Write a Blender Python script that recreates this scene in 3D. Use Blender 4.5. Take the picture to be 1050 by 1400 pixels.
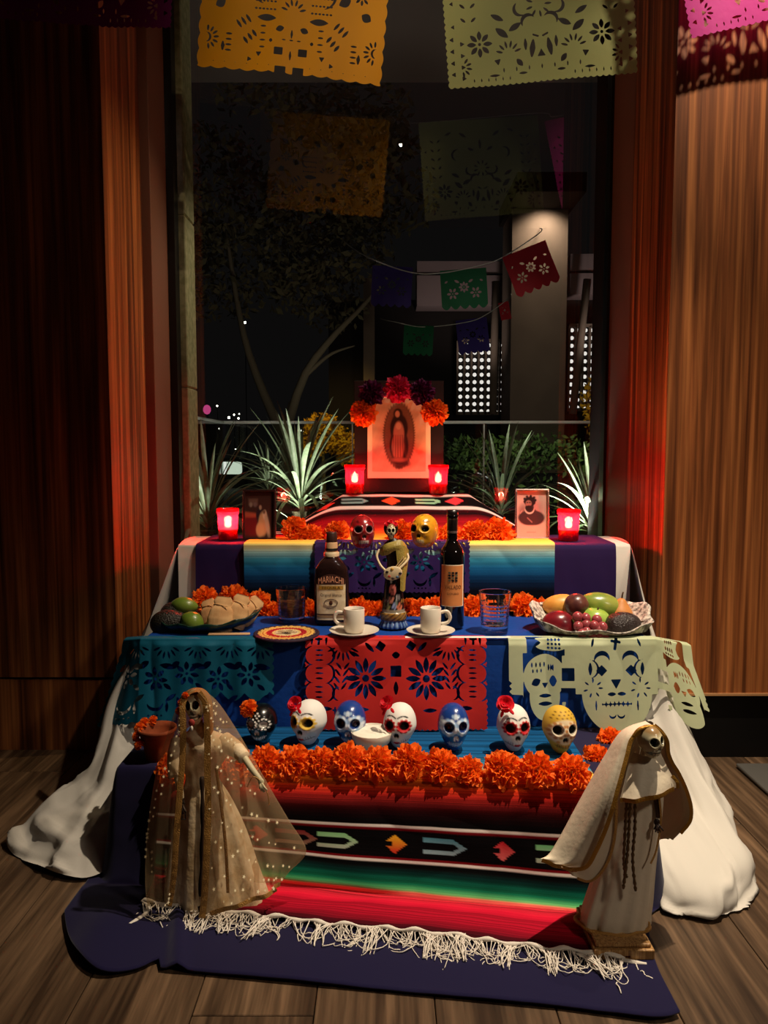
import bpy, bmesh, math, random
import numpy as np
from math import sin, cos, pi, radians as R
from mathutils import Vector, Matrix, Euler

for o in list(bpy.data.objects): bpy.data.objects.remove(o)
sc = bpy.context.scene
COL = sc.collection
rnd = random.Random(7)

# ------------------------------------------------------------------ camera
H, PITCH, F = 0.89, R(4.6), 1050.0
cam = bpy.data.cameras.new('camera'); cam_o = bpy.data.objects.new('camera', cam); COL.objects.link(cam_o)
cam.sensor_fit = 'VERTICAL'; cam.sensor_height = 36; cam.lens = 36*F/1400
cam.clip_start = .02; cam.clip_end = 200
cam_o.location = (0, 0, H); cam_o.rotation_euler = (R(90)-PITCH, 0, 0)
sc.camera = cam_o

# ------------------------------------------------------------------ world, lights, exposure
w = bpy.data.worlds.new('night'); sc.world = w; w.use_nodes = True
w.node_tree.nodes['Background'].inputs[0].default_value = (.55, .5, .5, 1)
w.node_tree.nodes['Background'].inputs[1].default_value = .006
vs = sc.view_settings
vs.view_transform = 'Standard'; vs.look = 'None'; vs.gamma = 1; vs.use_curve_mapping = False; vs.exposure = 0.12

def spot(name, loc, target, power, col, size=60, blend=.5, rad=.04):
    l = bpy.data.lights.new(name, 'SPOT'); l.energy = power; l.color = col; l.spot_size = R(size); l.spot_blend = blend; l.shadow_soft_size = rad
    o = bpy.data.objects.new(name, l); COL.objects.link(o); o.location = loc
    o.rotation_euler = (Vector(target)-Vector(loc)).to_track_quat('-Z', 'Y').to_euler()
    return o
def point(name, loc, power, col, rad=.01):
    l = bpy.data.lights.new(name, 'POINT'); l.energy = power; l.color = col; l.shadow_soft_size = rad
    o = bpy.data.objects.new(name, l); COL.objects.link(o); o.location = loc
    return o
WARM = (1, .83, .62)
spot('ceiling_spot_altar', (.80, 1.34, 2.68), (.38, 1.62, .25), 290, WARM, 60, 1.0, .02)
spot('ceiling_spot_wall', (1.22, 1.72, 2.70), (1.25, 2.22, 1.5), 70, WARM, 105, .8, .02)
spot('banner_fill_spot', (.1, .9, 2.70), (.0, 2.2, 2.12), 23, WARM, 50, .8, .008)  # added frontal spot brightening the hanging banners, source unseen
spot('jamb_fill_spot', (.62, 2.48, 2.70), (-.787, 2.40, 1.0), 62, (1, .74, .42), 46, .9, .02)  # added behind the banners only to brighten the left jamb
spot('room_fill_spot', (2.1, -.5, 2.62), (.20, 1.55, .35), 70, (1, .84, .66), 36, 1.0, .15)  # added unseen fill for the altar from behind the camera
# garden lamps outside the window, with added fill spots among them
spot('garden_uplight_a', (-.95, 3.05, .56), (-.8, 3.35, 1.1), 9, (.95, 1, .88), 110, .6, .03)
spot('garden_uplight_b', (-.44, 3.25, .56), (-.37, 3.55, 1.0), 16, (.95, 1, .90), 110, .6, .03)
spot('garden_uplight_c', (.73, 2.99, .54), (.80, 3.12, 1.1), 34, (.98, 1, .90), 110, .6, .03)
spot('garden_uplight_d', (.50, 3.3, .56), (.6, 3.7, 1.0), 1.5, (.9, 1, .86), 110, .6, .03)
spot('porch_lamp', (1.82, 8.72, 3.62), (1.82, 9.0, 3.2), 40, (1, .85, .66), 120, .9, .05)
spot('street_lamp_yellow', (-.75, 8.3, 1.9), (-.7, 9.9, 1.1), 60, (1, .72, .2), 70, .9, .1)
spot('hedge_fill_spot', (1.1, 5.3, 1.15), (1.3, 6.5, .8), 34, (1, .95, .75), 110, .9, .05)  # added to lift the dark hedge, no visible source
spot('outer_jamb_fill_spot', (.45, 3.35, 2.6), (-.72, 2.92, 1.25), 30, (1, .95, .78), 34, .8, .03)  # added fill for the cream outer jamb, no fixture there
spot('flag_fill_spot', (.9, 3.3, 2.55), (.75, 4.6, 1.6), 26, (1, .86, .72), 55, .7, .05)  # added to light the outdoor paper flags, source unseen
spot('court_lamp', (1.0, 8.9, 1.6), (1.05, 10.2, 3.0), 30, (1, .88, .82), 75, .9, .1)  # added from below to brighten the grey fascia
spot('fascia_fill_spot_b', (2.75, 9.0, 1.8), (2.75, 10.2, 3.1), 30, (1, .88, .82), 75, .9, .1)  # same added fill for the fascia beyond the pillar
spot('tree_lamp', (-.5, 6.2, .6), (-.9, 8.2, 3.0), 13, (1, .9, .7), 80, .9, .1)

# ------------------------------------------------------------------ helpers
cp, sp = cos(PITCH), sin(PITCH)
def ray(px, py):
    a, b = (px-525)/F, (700-py)/F
    return a, cp+b*sp, -sp+b*cp
def atY(px, py, Y):
    a, dy, dz = ray(px, py); t = Y/dy
    return Vector((a*t, Y, H+dz*t))
def atZ(px, py, Z):
    a, dy, dz = ray(px, py); t = (Z-H)/dz
    return Vector((a*t, dy*t, Z))
def proj(P):
    P = np.asarray(P, float); y = P[..., 1]; z = P[..., 2]-H
    d = y*cp-z*sp; u = y*sp+z*cp
    return 525+F*P[..., 0]/d, 700-F*u/d
def PX(n, Y): return n*Y/F          # n photograph pixels at distance Y, in metres

def lin(c):
    c = np.asarray(c, float)/255.
    return np.where(c <= .04045, c/12.92, ((c+.055)/1.055)**2.4)
def L(r, g, b): return tuple(lin((r, g, b)))

def put(o, parent=None):
    COL.objects.link(o)
    if parent is not None: o.parent = parent
    return o
def tag(o, label=None, cat=None, group=None, kind=None):
    if label: o['label'] = label
    if cat: o['category'] = cat
    if group: o['group'] = group
    if kind: o['kind'] = kind
    return o
def thing(name, label, cat, loc=(0, 0, 0), rot=(0, 0, 0), group=None):
    o = bpy.data.objects.new(name, None); o.empty_display_size = .02; put(o)
    o.location = loc; o.rotation_euler = rot
    return tag(o, label, cat, group)
def struct(o): o['kind'] = 'structure'; return o

def mesh(name, v, f, mat=None, smooth=True, cols=None):
    me = bpy.data.meshes.new(name)
    me.from_pydata([tuple(map(float, p)) for p in v], [], [tuple(q) for q in f])
    if mat: me.materials.append(mat)
    if smooth: me.polygons.foreach_set('use_smooth', [True]*len(me.polygons))
    if cols is not None:
        a = me.color_attributes.new('Col', 'FLOAT_COLOR', 'POINT')
        c = np.ones((len(v), 4), np.float32); c[:, :3] = np.asarray(cols)[:, :3]
        a.data.foreach_set('color', c.ravel())
    me.update()
    return me
def obj(name, me, parent=None, loc=None, rot=None, scale=None):
    o = bpy.data.objects.new(name, me); put(o, parent)
    if loc is not None: o.location = loc
    if rot is not None: o.rotation_euler = rot
    if scale is not None: o.scale = (scale,)*3 if isinstance(scale, (int, float)) else scale
    return o

class MB:
    def __init__(s): s.v = []; s.f = []; s.c = []
    def add(s, v, f, col=None):
        n = len(s.v); v = [tuple(map(float, p)) for p in v]
        s.v += v; s.f += [tuple(i+n for i in q) for q in f]
        if col is None: s.c += [(1, 1, 1)]*len(v)
        elif np.ndim(col) == 1: s.c += [tuple(col)]*len(v)
        else: s.c += [tuple(c) for c in col]
        return s
    def box(s, x0, x1, y0, y1, z0, z1, col=None, M=None):
        v = [Vector((x, y, z)) for z in (z0, z1) for y in (y0, y1) for x in (x0, x1)]
        if M is not None: v = [M @ p for p in v]
        return s.add(v, [(0, 2, 3, 1), (4, 5, 7, 6), (0, 1, 5, 4), (1, 3, 7, 5), (3, 2, 6, 7), (2, 0, 4, 6)], col)
    def bbox(s, x0, x1, y0, y1, z0, z1, bev=.003, seg=2, col=None, M=None):
        bm = bmesh.new(); bmesh.ops.create_cube(bm, size=1)
        for p in bm.verts: p.co = Vector(((x0+x1)/2+p.co.x*(x1-x0), (y0+y1)/2+p.co.y*(y1-y0), (z0+z1)/2+p.co.z*(z1-z0)))
        bmesh.ops.bevel(bm, geom=bm.edges[:], offset=bev, segments=seg, affect='EDGES', profile=.5)
        bm.verts.index_update()
        v = [p.co.copy() for p in bm.verts]
        if M is not None: v = [M @ p for p in v]
        f = [[p.index for p in q.verts] for q in bm.faces]; bm.free()
        return s.add(v, f, col)
    def grid(s, P, cu=False, cv=False, col=None, flip=False):
        P = np.asarray(P, float); nu, nv = P.shape[:2]
        f = []
        for i in range(nu if cu else nu-1):
            a = i*nv; b = ((i+1) % nu)*nv
            for j in range(nv if cv else nv-1):
                k = (j+1) % nv
                q = (a+j, b+j, b+k, a+k)
                f.append(q[::-1] if flip else q)
        c = None if col is None else (col if np.ndim(col) == 1 else np.asarray(col).reshape(-1, 3))
        return s.add(P.reshape(-1, 3), f, c)
    def lathe(s, prof, n=32, c=(0, 0, 0), col=None, mod=None):
        prof = np.asarray(prof, float); th = np.arange(n)/n*2*pi
        r = prof[:, 0][:, None]*np.ones(n); z = prof[:, 1][:, None]*np.ones(n)
        if mod is not None: r = mod(r, z, th[None, :]*np.ones_like(r))
        P = np.stack([c[0]+r*np.cos(th), c[1]+r*np.sin(th), c[2]+z], -1)
        cc = None
        if col is not None: cc = col if np.ndim(col) == 1 else np.repeat(np.asarray(col)[:, None, :], n, 1)
        return s.grid(P, cv=True, col=cc, flip=True)
    def ell(s, c, r, n=20, m=12, M=None, col=None, fn=None):
        th = np.arange(n)/n*2*pi; ph = np.linspace(-pi/2, pi/2, m)
        P = np.stack([np.cos(ph)[:, None]*np.cos(th), np.cos(ph)[:, None]*np.sin(th), np.sin(ph)[:, None]*np.ones(n)], -1)
        if fn is not None: P = fn(P)
        P = P*np.asarray(r if np.ndim(r) else (r,)*3)
        if M is not None: P = P @ np.asarray(M.to_3x3()).T
        return s.grid(P+np.asarray(c), cv=True, col=col, flip=True)
    def tube(s, pts, r, n=8, closed=False, col=None):
        pts = [Vector(p) for p in pts]; k = len(pts)
        rr = r if np.ndim(r) else [r]*k
        V = []; up = None
        for i, p in enumerate(pts):
            a = pts[(i-1) % k] if (closed or i > 0) else p; b = pts[(i+1) % k] if (closed or i < k-1) else p
            t = (b-a).normalized() if (b-a).length > 1e-9 else Vector((0, 0, 1))
            if up is None: up = Vector((0, 0, 1)) if abs(t.z) < .9 else Vector((1, 0, 0))
            x = t.cross(up).normalized(); up = x.cross(t).normalized()
            V.append([p+(x*cos(q)+up*sin(q))*rr[i] for q in np.arange(n)/n*2*pi])
        n0 = len(s.v)
        s.grid(np.array([[tuple(q) for q in row] for row in V]), cu=closed, cv=True, col=col)
        if not closed:
            s.f.append(tuple(n0+i for i in range(n))); s.f.append(tuple(n0+(k-1)*n+i for i in reversed(range(n))))
        return s
    def mesh(s, name, mat, smooth=True, vc=False):
        return mesh(name, s.v, s.f, mat, smooth, s.c if vc else None)
    def build(s, name, mat, parent=None, smooth=True, vc=False, loc=None, world=False):
        o = obj(name, s.mesh(name, mat, smooth, vc), parent, loc)
        if world and parent is not None: o.location = -parent.location
        return o

def subpart(o, part):
    o.parent = part; o.location = Vector(o.location)-part.location; return o
def cr(P, n):
    P = np.asarray(P, float); K = len(P); t = np.linspace(0, K-1, n); i = np.clip(t.astype(int), 0, K-2); f = (t-i).reshape((-1,)+(1,)*(P.ndim-1))
    p0 = P[np.clip(i-1, 0, K-1)]; p1 = P[i]; p2 = P[i+1]; p3 = P[np.clip(i+2, 0, K-1)]
    return .5*((2*p1)+(-p0+p2)*f+(2*p0-5*p1+4*p2-p3)*f*f+(-p0+3*p1-3*p2+p3)*f**3)
def patch(ctrl, nu, nv):
    P = cr(np.asarray(ctrl, float), nu)
    return cr(P.transpose(1, 0, 2), nv).transpose(1, 0, 2)
def crv(pts, n): return [Vector(p) for p in cr([tuple(p) for p in pts], n)]
def wob(x, y, seed=0, k=5, base=4.):
    r = np.random.RandomState(seed); o = 0
    for i in range(k):
        a = r.rand()*2*pi; fq = base*(1.7**i)*(.7+.6*r.rand())
        o = o+np.sin((x*cos(a)+y*sin(a))*fq+r.rand()*6.28)*(.62**i)
    return o/2.

# ------------------------------------------------------------------ materials
def newmat(name):
    m = bpy.data.materials.new(name); m.use_nodes = True
    nt = m.node_tree; b = nt.nodes['Principled BSDF']
    return m, nt, b
def setp(b, col=None, rough=None, spec=None, metal=None, **k):
    if col is not None: b.inputs['Base Color'].default_value = (*col[:3], 1)
    if rough is not None: b.inputs['Roughness'].default_value = rough
    if spec is not None: b.inputs['Specular IOR Level'].default_value = spec
    if metal is not None: b.inputs['Metallic'].default_value = metal
    for a, v in k.items(): b.inputs[a].default_value = v
def bump(nt, b, scale, strength, dist=.002, detail=3, stretch=None):
    tc = nt.nodes.new('ShaderNodeTexCoord'); n = nt.nodes.new('ShaderNodeTexNoise'); bp = nt.nodes.new('ShaderNodeBump')
    n.inputs['Scale'].default_value = scale; n.inputs['Detail'].default_value = detail
    bp.inputs['Strength'].default_value = strength; bp.inputs['Distance'].default_value = dist
    src = tc.outputs['Object']
    if stretch:
        mp = nt.nodes.new('ShaderNodeMapping'); mp.inputs['Scale'].default_value = stretch
        nt.links.new(src, mp.inputs[0]); src = mp.outputs[0]
    nt.links.new(src, n.inputs['Vector']); nt.links.new(n.outputs['Fac'], bp.inputs['Height']); nt.links.new(bp.outputs[0], b.inputs['Normal'])
def M(name, col, rough=.6, spec=.3, metal=0, bmp=None, var=None, **k):
    m, nt, b = newmat(name); setp(b, col, rough, spec, metal, **k)
    if var:
        tc = nt.nodes.new('ShaderNodeTexCoord'); n = nt.nodes.new('ShaderNodeTexNoise'); n.inputs['Scale'].default_value = var[0]; n.inputs['Detail'].default_value = 4
        r = nt.nodes.new('ShaderNodeValToRGB'); c2 = var[1]
        r.color_ramp.elements[0].position = .38; r.color_ramp.elements[1].position = .62
        r.color_ramp.elements[0].color = (*col, 1); r.color_ramp.elements[1].color = (*c2, 1)
        nt.links.new(tc.outputs['Object'], n.inputs['Vector']); nt.links.new(n.outputs['Fac'], r.inputs[0]); nt.links.new(r.outputs[0], b.inputs['Base Color'])
    if bmp: bump(nt, b, *bmp)
    return m
def VC(name, rough=.6, spec=.3, bmp=None, transl=0, **k):
    m, nt, b = newmat(name); setp(b, None, rough, spec, 0, **k)
    a = nt.nodes.new('ShaderNodeAttribute'); a.attribute_name = 'Col'
    nt.links.new(a.outputs['Color'], b.inputs['Base Color'])
    if bmp: bump(nt, b, *bmp)
    if transl: add_transl(nt, b, a.outputs['Color'], transl)
    return m
def add_transl(nt, b, colsrc, fac):
    t = nt.nodes.new('ShaderNodeBsdfTranslucent'); mx = nt.nodes.new('ShaderNodeMixShader'); mx.inputs[0].default_value = fac
    if hasattr(colsrc, 'is_output'): nt.links.new(colsrc, t.inputs[0])
    else: t.inputs[0].default_value = (*colsrc, 1)
    out = nt.nodes['Material Output']
    nt.links.new(b.outputs[0], mx.inputs[1]); nt.links.new(t.outputs[0], mx.inputs[2]); nt.links.new(mx.outputs[0], out.inputs[0])
def PAPER(name, col, transl=.3, rough=.55):
    m, nt, b = newmat(name); setp(b, col, rough, .25); bump(nt, b, 60, .25, .002); add_transl(nt, b, col, transl); return m
def EMIT(name, col, st):
    m = bpy.data.materials.new(name); m.use_nodes = True; nt = m.node_tree; nt.nodes.clear()
    e = nt.nodes.new('ShaderNodeEmission'); e.inputs[0].default_value = (*col, 1); e.inputs[1].default_value = st
    o = nt.nodes.new('ShaderNodeOutputMaterial'); nt.links.new(e.outputs[0], o.inputs[0]); return m
def THIN(name, tcol, fac, gloss_rough=0.0, diff=None, dfac=0, const=None):
    """thin clear sheet: transparent + fresnel mirror, optionally some diffuse"""
    m = bpy.data.materials.new(name); m.use_nodes = True; nt = m.node_tree; nt.nodes.clear()
    t = nt.nodes.new('ShaderNodeBsdfTransparent'); t.inputs[0].default_value = (*tcol, 1)
    g = nt.nodes.new('ShaderNodeBsdfGlossy'); g.inputs['Roughness'].default_value = gloss_rough
    mx = nt.nodes.new('ShaderNodeMixShader'); o = nt.nodes.new('ShaderNodeOutputMaterial')
    fr = nt.nodes.new('ShaderNodeFresnel'); fr.inputs[0].default_value = 1.5
    mu = nt.nodes.new('ShaderNodeMath'); mu.operation = 'MULTIPLY'; mu.inputs[1].default_value = fac; mu.use_clamp = True
    nt.links.new(fr.outputs[0], mu.inputs[0]); nt.links.new(mu.outputs[0], mx.inputs[0])
    base = t.outputs[0]
    if diff is not None:
        d = nt.nodes.new('ShaderNodeBsdfDiffuse'); d.inputs[0].default_value = (*diff, 1)
        tl = nt.nodes.new('ShaderNodeBsdfTranslucent'); tl.inputs[0].default_value = (*diff, 1)
        m0 = nt.nodes.new('ShaderNodeMixShader'); m0.inputs[0].default_value = .4
        nt.links.new(d.outputs[0], m0.inputs[1]); nt.links.new(tl.outputs[0], m0.inputs[2])
        m1 = nt.nodes.new('ShaderNodeMixShader'); m1.inputs[0].default_value = dfac
        nt.links.new(base, m1.inputs[1]); nt.links.new(m0.outputs[0], m1.inputs[2]); base = m1.outputs[0]
    nt.links.new(base, mx.inputs[1]); nt.links.new(g.outputs[0], mx.inputs[2]); nt.links.new(mx.outputs[0], o.inputs[0])
    return m
def WOOD(name, c0, c1, c2, axis='Z', scale=1., rough=.45, rand=.25):
    m, nt, b = newmat(name); setp(b, None, rough, .35)
    N = nt.nodes.new; lk = nt.links.new
    tc = N('ShaderNodeTexCoord'); mp = N('ShaderNodeMapping')
    oi = N('ShaderNodeObjectInfo'); ad = N('ShaderNodeVectorMath'); ad.operation = 'ADD'
    ms = N('ShaderNodeMath'); ms.operation = 'MULTIPLY'; ms.inputs[1].default_value = 37.
    lk(oi.outputs['Random'], ms.inputs[0]); lk(tc.outputs['Object'], ad.inputs[0]); lk(ms.outputs[0], ad.inputs[1])
    st = {'Z': (1, 1, .022), 'Y': (1, .045, 1)}[axis]
    mp.inputs['Scale'].default_value = tuple(q*scale for q in st); lk(ad.outputs[0], mp.inputs[0])
    n1 = N('ShaderNodeTexNoise'); n1.inputs['Scale'].default_value = 34; n1.inputs['Detail'].default_value = 6; n1.inputs['Distortion'].default_value = .6; lk(mp.outputs[0], n1.inputs['Vector'])
    n2 = N('ShaderNodeTexNoise'); n2.inputs['Scale'].default_value = 130; n2.inputs['Detail'].default_value = 3; lk(mp.outputs[0], n2.inputs['Vector'])
    r = N('ShaderNodeValToRGB'); e = r.color_ramp.elements; e[0].position = .36; e[0].color = (*c0, 1); e[1].position = .66; e[1].color = (*c2, 1)
    q = e.new(.5); q.color = (*c1, 1)
    lk(n1.outputs['Fac'], r.inputs[0])
    mr = N('ShaderNodeMapRange'); mr.inputs[1].default_value = .3; mr.inputs[2].default_value = .7; mr.inputs[3].default_value = .62; mr.inputs[4].default_value = 1.25; lk(n2.outputs['Fac'], mr.inputs[0])
    mx = N('ShaderNodeMix'); mx.data_type = 'RGBA'; mx.blend_type = 'MULTIPLY'; mx.inputs[0].default_value = 1
    lk(r.outputs[0], mx.inputs[6]); lk(mr.outputs[0], mx.inputs[7])
    mr2 = N('ShaderNodeMapRange'); mr2.inputs[3].default_value = 1-rand; mr2.inputs[4].default_value = 1+rand; lk(oi.outputs['Random'], mr2.inputs[0])
    mx2 = N('ShaderNodeMix'); mx2.data_type = 'RGBA'; mx2.blend_type = 'MULTIPLY'; mx2.inputs[0].default_value = 1
    lk(mx.outputs[2], mx2.inputs[6]); lk(mr2.outputs[0], mx2.inputs[7]); lk(mx2.outputs[2], b.inputs['Base Color'])
    bp = N('ShaderNodeBump'); bp.inputs['Strength'].default_value = .15; bp.inputs['Distance'].default_value = .001; lk(n2.outputs['Fac'], bp.inputs['Height']); lk(bp.outputs[0], b.inputs['Normal'])
    return m

m_wall = WOOD('walnut_veneer', L(84, 44, 22), L(140, 80, 42), L(186, 116, 64), 'Z', 1.0, .42, .03)
m_floor = WOOD('floor_oak', L(62, 46, 33), L(88, 68, 50), L(112, 88, 66), 'Y', 1.0, .4, .18)
m_dark = M('dark_gap', L(12, 9, 8), .8, .1)
m_black = M('black_frame', L(14, 13, 13), .35, .4)
m_brownpaint = M('brown_painted_jamb', L(120, 84, 70), .5, .3)
m_cream = M('cream_stone', L(205, 190, 140), .8, .2, var=(40, L(170, 160, 110)))
m_white = M('white_cotton', L(204, 199, 190), .75, .15, bmp=(240, .15, .001))
m_navy = M('navy_cloth', L(23, 19, 54), .8, .08, bmp=(420, .15, .0006), **{'Sheen Weight': .15})
m_purple = M('purple_cloth', L(42, 26, 70), .8, .1, bmp=(420, .15, .0006))
m_royal = M('royal_blue_cloth', L(16, 60, 138), .65, .15, bmp=(60, .35, .003))
m_serape = VC('woven_serape', .85, .08, bmp=(300, .25, .001))
m_vc = VC('painted_matte', .6, .25)
m_glaze = VC('painted_gloss', .25, .5, **{'Coat Weight': .4, 'Coat Roughness': .15})
m_gold = M('gold_braid', L(176, 128, 50), .4, .5, .6, bmp=(400, .6, .002))
m_orange = PAPER('orange_crepe', L(255, 122, 28), .35)
m_pinkp = PAPER('pink_crepe', L(225, 40, 90), .3)
m_purp = PAPER('purple_crepe', L(105, 25, 80), .25)
m_rose = PAPER('red_rose_foam', L(220, 22, 40), .12, .45)
m_string = M('white_string', L(225, 220, 210), .8, .1)
m_string2 = M('fringe_cotton', L(225, 216, 204), .85, .1)
# ================================================================== ROOM
def sbox(name, *a, mat, bev=0, parent=None):
    mb = MB()
    if bev: mb.bbox(*a, bev)
    else: mb.box(*a)
    o = mb.build(name, mat, parent, smooth=False)
    if parent is None: struct(o)
    return o
fl = sbox('floor', -2.6, 2.6, -1.0, 2.40, -.06, -.008, mat=m_dark)
wd = .193
for i in range(-14, 15):
    y = -1.0-rnd.random()*1.2; x0 = -.497+wd*3+wd*i-wd*.0
    while y < 2.4:
        ln = rnd.choice((1.1, 1.5, 1.9)); a, b_ = max(y, -1.0), min(y+ln, 2.40)
        if b_-a > .05:
            MB().bbox(x0+.0009, x0+wd-.0009, a+.0009, b_-.0009, -.008, 0, .0012, 1).build('plank', m_floor, fl, smooth=False)
        y += ln
WY = 2.22; WR = 2.15
XL, XR = -.787, .786
sbox('wall_left', -2.6, XL, WY, 2.56, .222, 2.75, mat=m_wall)
sbox('baseboard_left', -2.6, XL, WY+.004, 2.56, 0, .214, mat=m_wall)
sbox('trim_1', -2.6, XL-.02, WY+.02, 2.60, 0, 2.75, mat=m_dark)
sbox('trim_2', -.90, -.768, 2.60, 2.79, 0, 2.75, mat=m_brownpaint, bev=.002)
sbox('wall_right', XR, 2.6, WR, 2.50, .196, 2.75, mat=m_wall)
sbox('trim_3', XR-.001, 2.6, WR-.004, WR, .190, .197, mat=M('panel_edge_band', L(190, 140, 95), .4))
sbox('baseboard_right', XR, 2.6, WR+.02, 2.50, 0, .19, mat=M('black_toe_kick', L(9, 8, 8), .5, .3))
sbox('trim_4', XR+.02, 2.6, WR+.05, 2.54, 0, 2.75, mat=m_dark)
sbox('trim_5', .805, .95, 2.54, 2.79, 0, 2.75, mat=m_brownpaint, bev=.002)
sbox('wall_back', -.80, .84, 2.80, 2.90, 0, .47, mat=m_brownpaint)
m_ceil = M('ceiling_paint', L(120, 110, 100), .8, .1)
sbox('ceiling', -2.6, 2.6, -1.0, 2.92, 2.75, 2.80, mat=m_ceil)
win = MB()
win.box(-.772, -.742, 2.79, 2.845, .44, 2.75); win.box(.796, .83, 2.79, 2.845, .44, 2.75); win.box(-.742, .796, 2.79, 2.845, .44, .49)
wo = struct(win.build('window_1', m_black, smooth=False))
MB().box(-.776, -.770, 2.775, 2.795, .44, 2.75).build('edge_strip', M('pale_metal_strip', L(220, 200, 180), .3, .5, .3), wo, smooth=False)
MB().add([(-.742, 2.815, .49), (.796, 2.815, .49), (.796, 2.815, 2.75), (-.742, 2.815, 2.75)], [(0, 1, 2, 3)]).build('pane', THIN('window_glass', (.93, .95, .93), 2.6), wo, smooth=False)
cs = MB()
for z0, z1 in ((.44, 1.12), (1.124, 1.74), (1.744, 2.75)): cs.bbox(-.760, -.722, 2.86, 3.0, z0, z1, .004, 1)
struct(cs.build('trim_6', m_cream, smooth=False))
sbox('trim_7', .80, 1.0, 2.86, 3.0, .0, 2.75, mat=m_dark)
# exterior eave
sbox('ceiling_eave', -3, 4, 2.92, 3.95, 2.70, 2.85, mat=M('eave_plaster', L(86, 72, 66), .8))

# ================================================================== GARDEN AND STREET
m_soil = M('soil', L(60, 58, 42), .95, .05, bmp=(30, 1, .03), var=(9, L(90, 92, 60)))
sbox('floor_planter', -3, 4, 2.9, 4.5, 0, .52, mat=m_soil)
sbox('floor_courtyard', -14, 16, 4.5, 40, -.3, 0, mat=M('paving_night', L(70, 66, 60), .7, .3, var=(2, L(50, 48, 44))))
# glass railing
m_rail = M('railing_steel', L(240, 244, 230), .5, .5, .0)
m_rglass = THIN('railing_glass', (.86, .92, .86), 1.5)
rl = thing('glass_railing', 'frameless glass railing with pale steel cap behind the yucca plants', 'railing', (0, 4.4, .52))
zt = .520
MB().bbox(-.92, 1.9, -.012, .012, zt, zt+.016, .003, 1).build('top_rail', m_rail, rl, smooth=False)
MB().bbox(-.932, -.908, -1.1, .012, zt, zt+.016, .003, 1).build('top_rail', m_rail, rl, smooth=False)
for x0, x1 in ((-.90, -.19), (-.17, .56), (.58, 1.28), (1.30, 1.9)):
    MB().box(x0, x1, -.004, .004, .0, zt).build('glass_panel', m_rglass, rl, smooth=False)
MB().box(-.924, -.916, -1.1, -.01, .0, zt).build('glass_panel', m_rglass, rl, smooth=False)
for x in (-.18, .57, 1.29): MB().bbox(x-.004, x+.004, -.006, .006, 0, zt, .001, 1).build('post', m_rail, rl, smooth=False)
# yuccas
def leaf_mesh(name, bend, wid, mat):
    n, k = 14, 5; P = np.zeros((n, k, 3))
    for i in range(n):
        t = i/(n-1); wv = wid*(.45+1.1*t-.2*t*t)*(1-t**3.2) + .0006
        a = bend*t
        ctr = np.array([sin(a)*t, 0, cos(a)*t])
        for j in range(k):
            s_ = j/(k-1)*2-1
            P[i, j] = ctr+np.array([-(1-abs(s_))*wv*.35*cos(a), s_*wv, (1-abs(s_))*wv*.35*sin(a)])
    return MB().grid(P).mesh(name, mat)
m_yucca = M('yucca_leaf', L(126, 140, 104), .45, .4, var=(14, L(158, 172, 138)))
m_trunk = M('yucca_trunk', L(120, 108, 84), .9, .1, bmp=(60, 1, .01), var=(50, L(72, 62, 46)))
leafs = [leaf_mesh('leaf', b_, w_, m_yucca) for b_, w_ in ((.25, .024), (.6, .027), (.95, .029))]
def yucca(px, py, Y, Lm, n, label, seed, lean=0, trunk=.16, spread=1.15, az=None):
    c = atY(px, py, Y); r = random.Random(seed)
    t = thing('yucca_plant', label, 'plant', (c.x, c.y, .52), group='yucca plants outside the window')
    h = c.z-.52
    prof = [(.034+.006*(i % 2), h*i/9-.03) for i in range(10)]
    MB().lathe(prof, 12).build('trunk', m_trunk, t)
    for i in range(n):
        k = i/(n-1); tilt = .08+spread*(k**1.1)*(.85+.3*r.random())
        a = i*2.39996 if az is None else az[0]+(az[1]-az[0])*r.random()
        ln = Lm*(.8+.35*r.random())
        o = obj('leaf', leafs[min(2, int(k*2.99))], t, (0, 0, h-.02+.03*(1-k)))
        o.rotation_euler = (Euler((0, tilt*.8, a)).to_matrix() @ Matrix.Rotation(r.uniform(-.3, .3), 3, 'Z')).to_euler()
        o.rotation_euler = (Matrix.Rotation(a, 3, 'Z') @ Matrix.Rotation(tilt*.75, 3, 'Y')).to_euler()
        o.scale = (ln, ln*1.0, ln)
    return t
yucca(284, 716, 3.18, .42, 44, 'yucca with thick ringed trunk behind the red candle, next to the cream window jamb', 1)
yucca(410, 690, 3.55, .46, 60, 'wide yucca fan with pale lower leaves behind the wedding photograph', 2, spread=1.3)
yucca(590+95, 700, 3.65, .40, 34, 'dim dark yucca behind the portrait of the bearded man', 3)
yucca(808, 722, 3.12, .36, 48, 'brightly lit yucca behind the red candle beside the portrait of the bearded man', 4, spread=1.3)
yucca(368, 672, 3.95, .26, 26, 'small floodlit yucca glowing pale between two larger yuccas', 5, spread=1.0)
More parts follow.
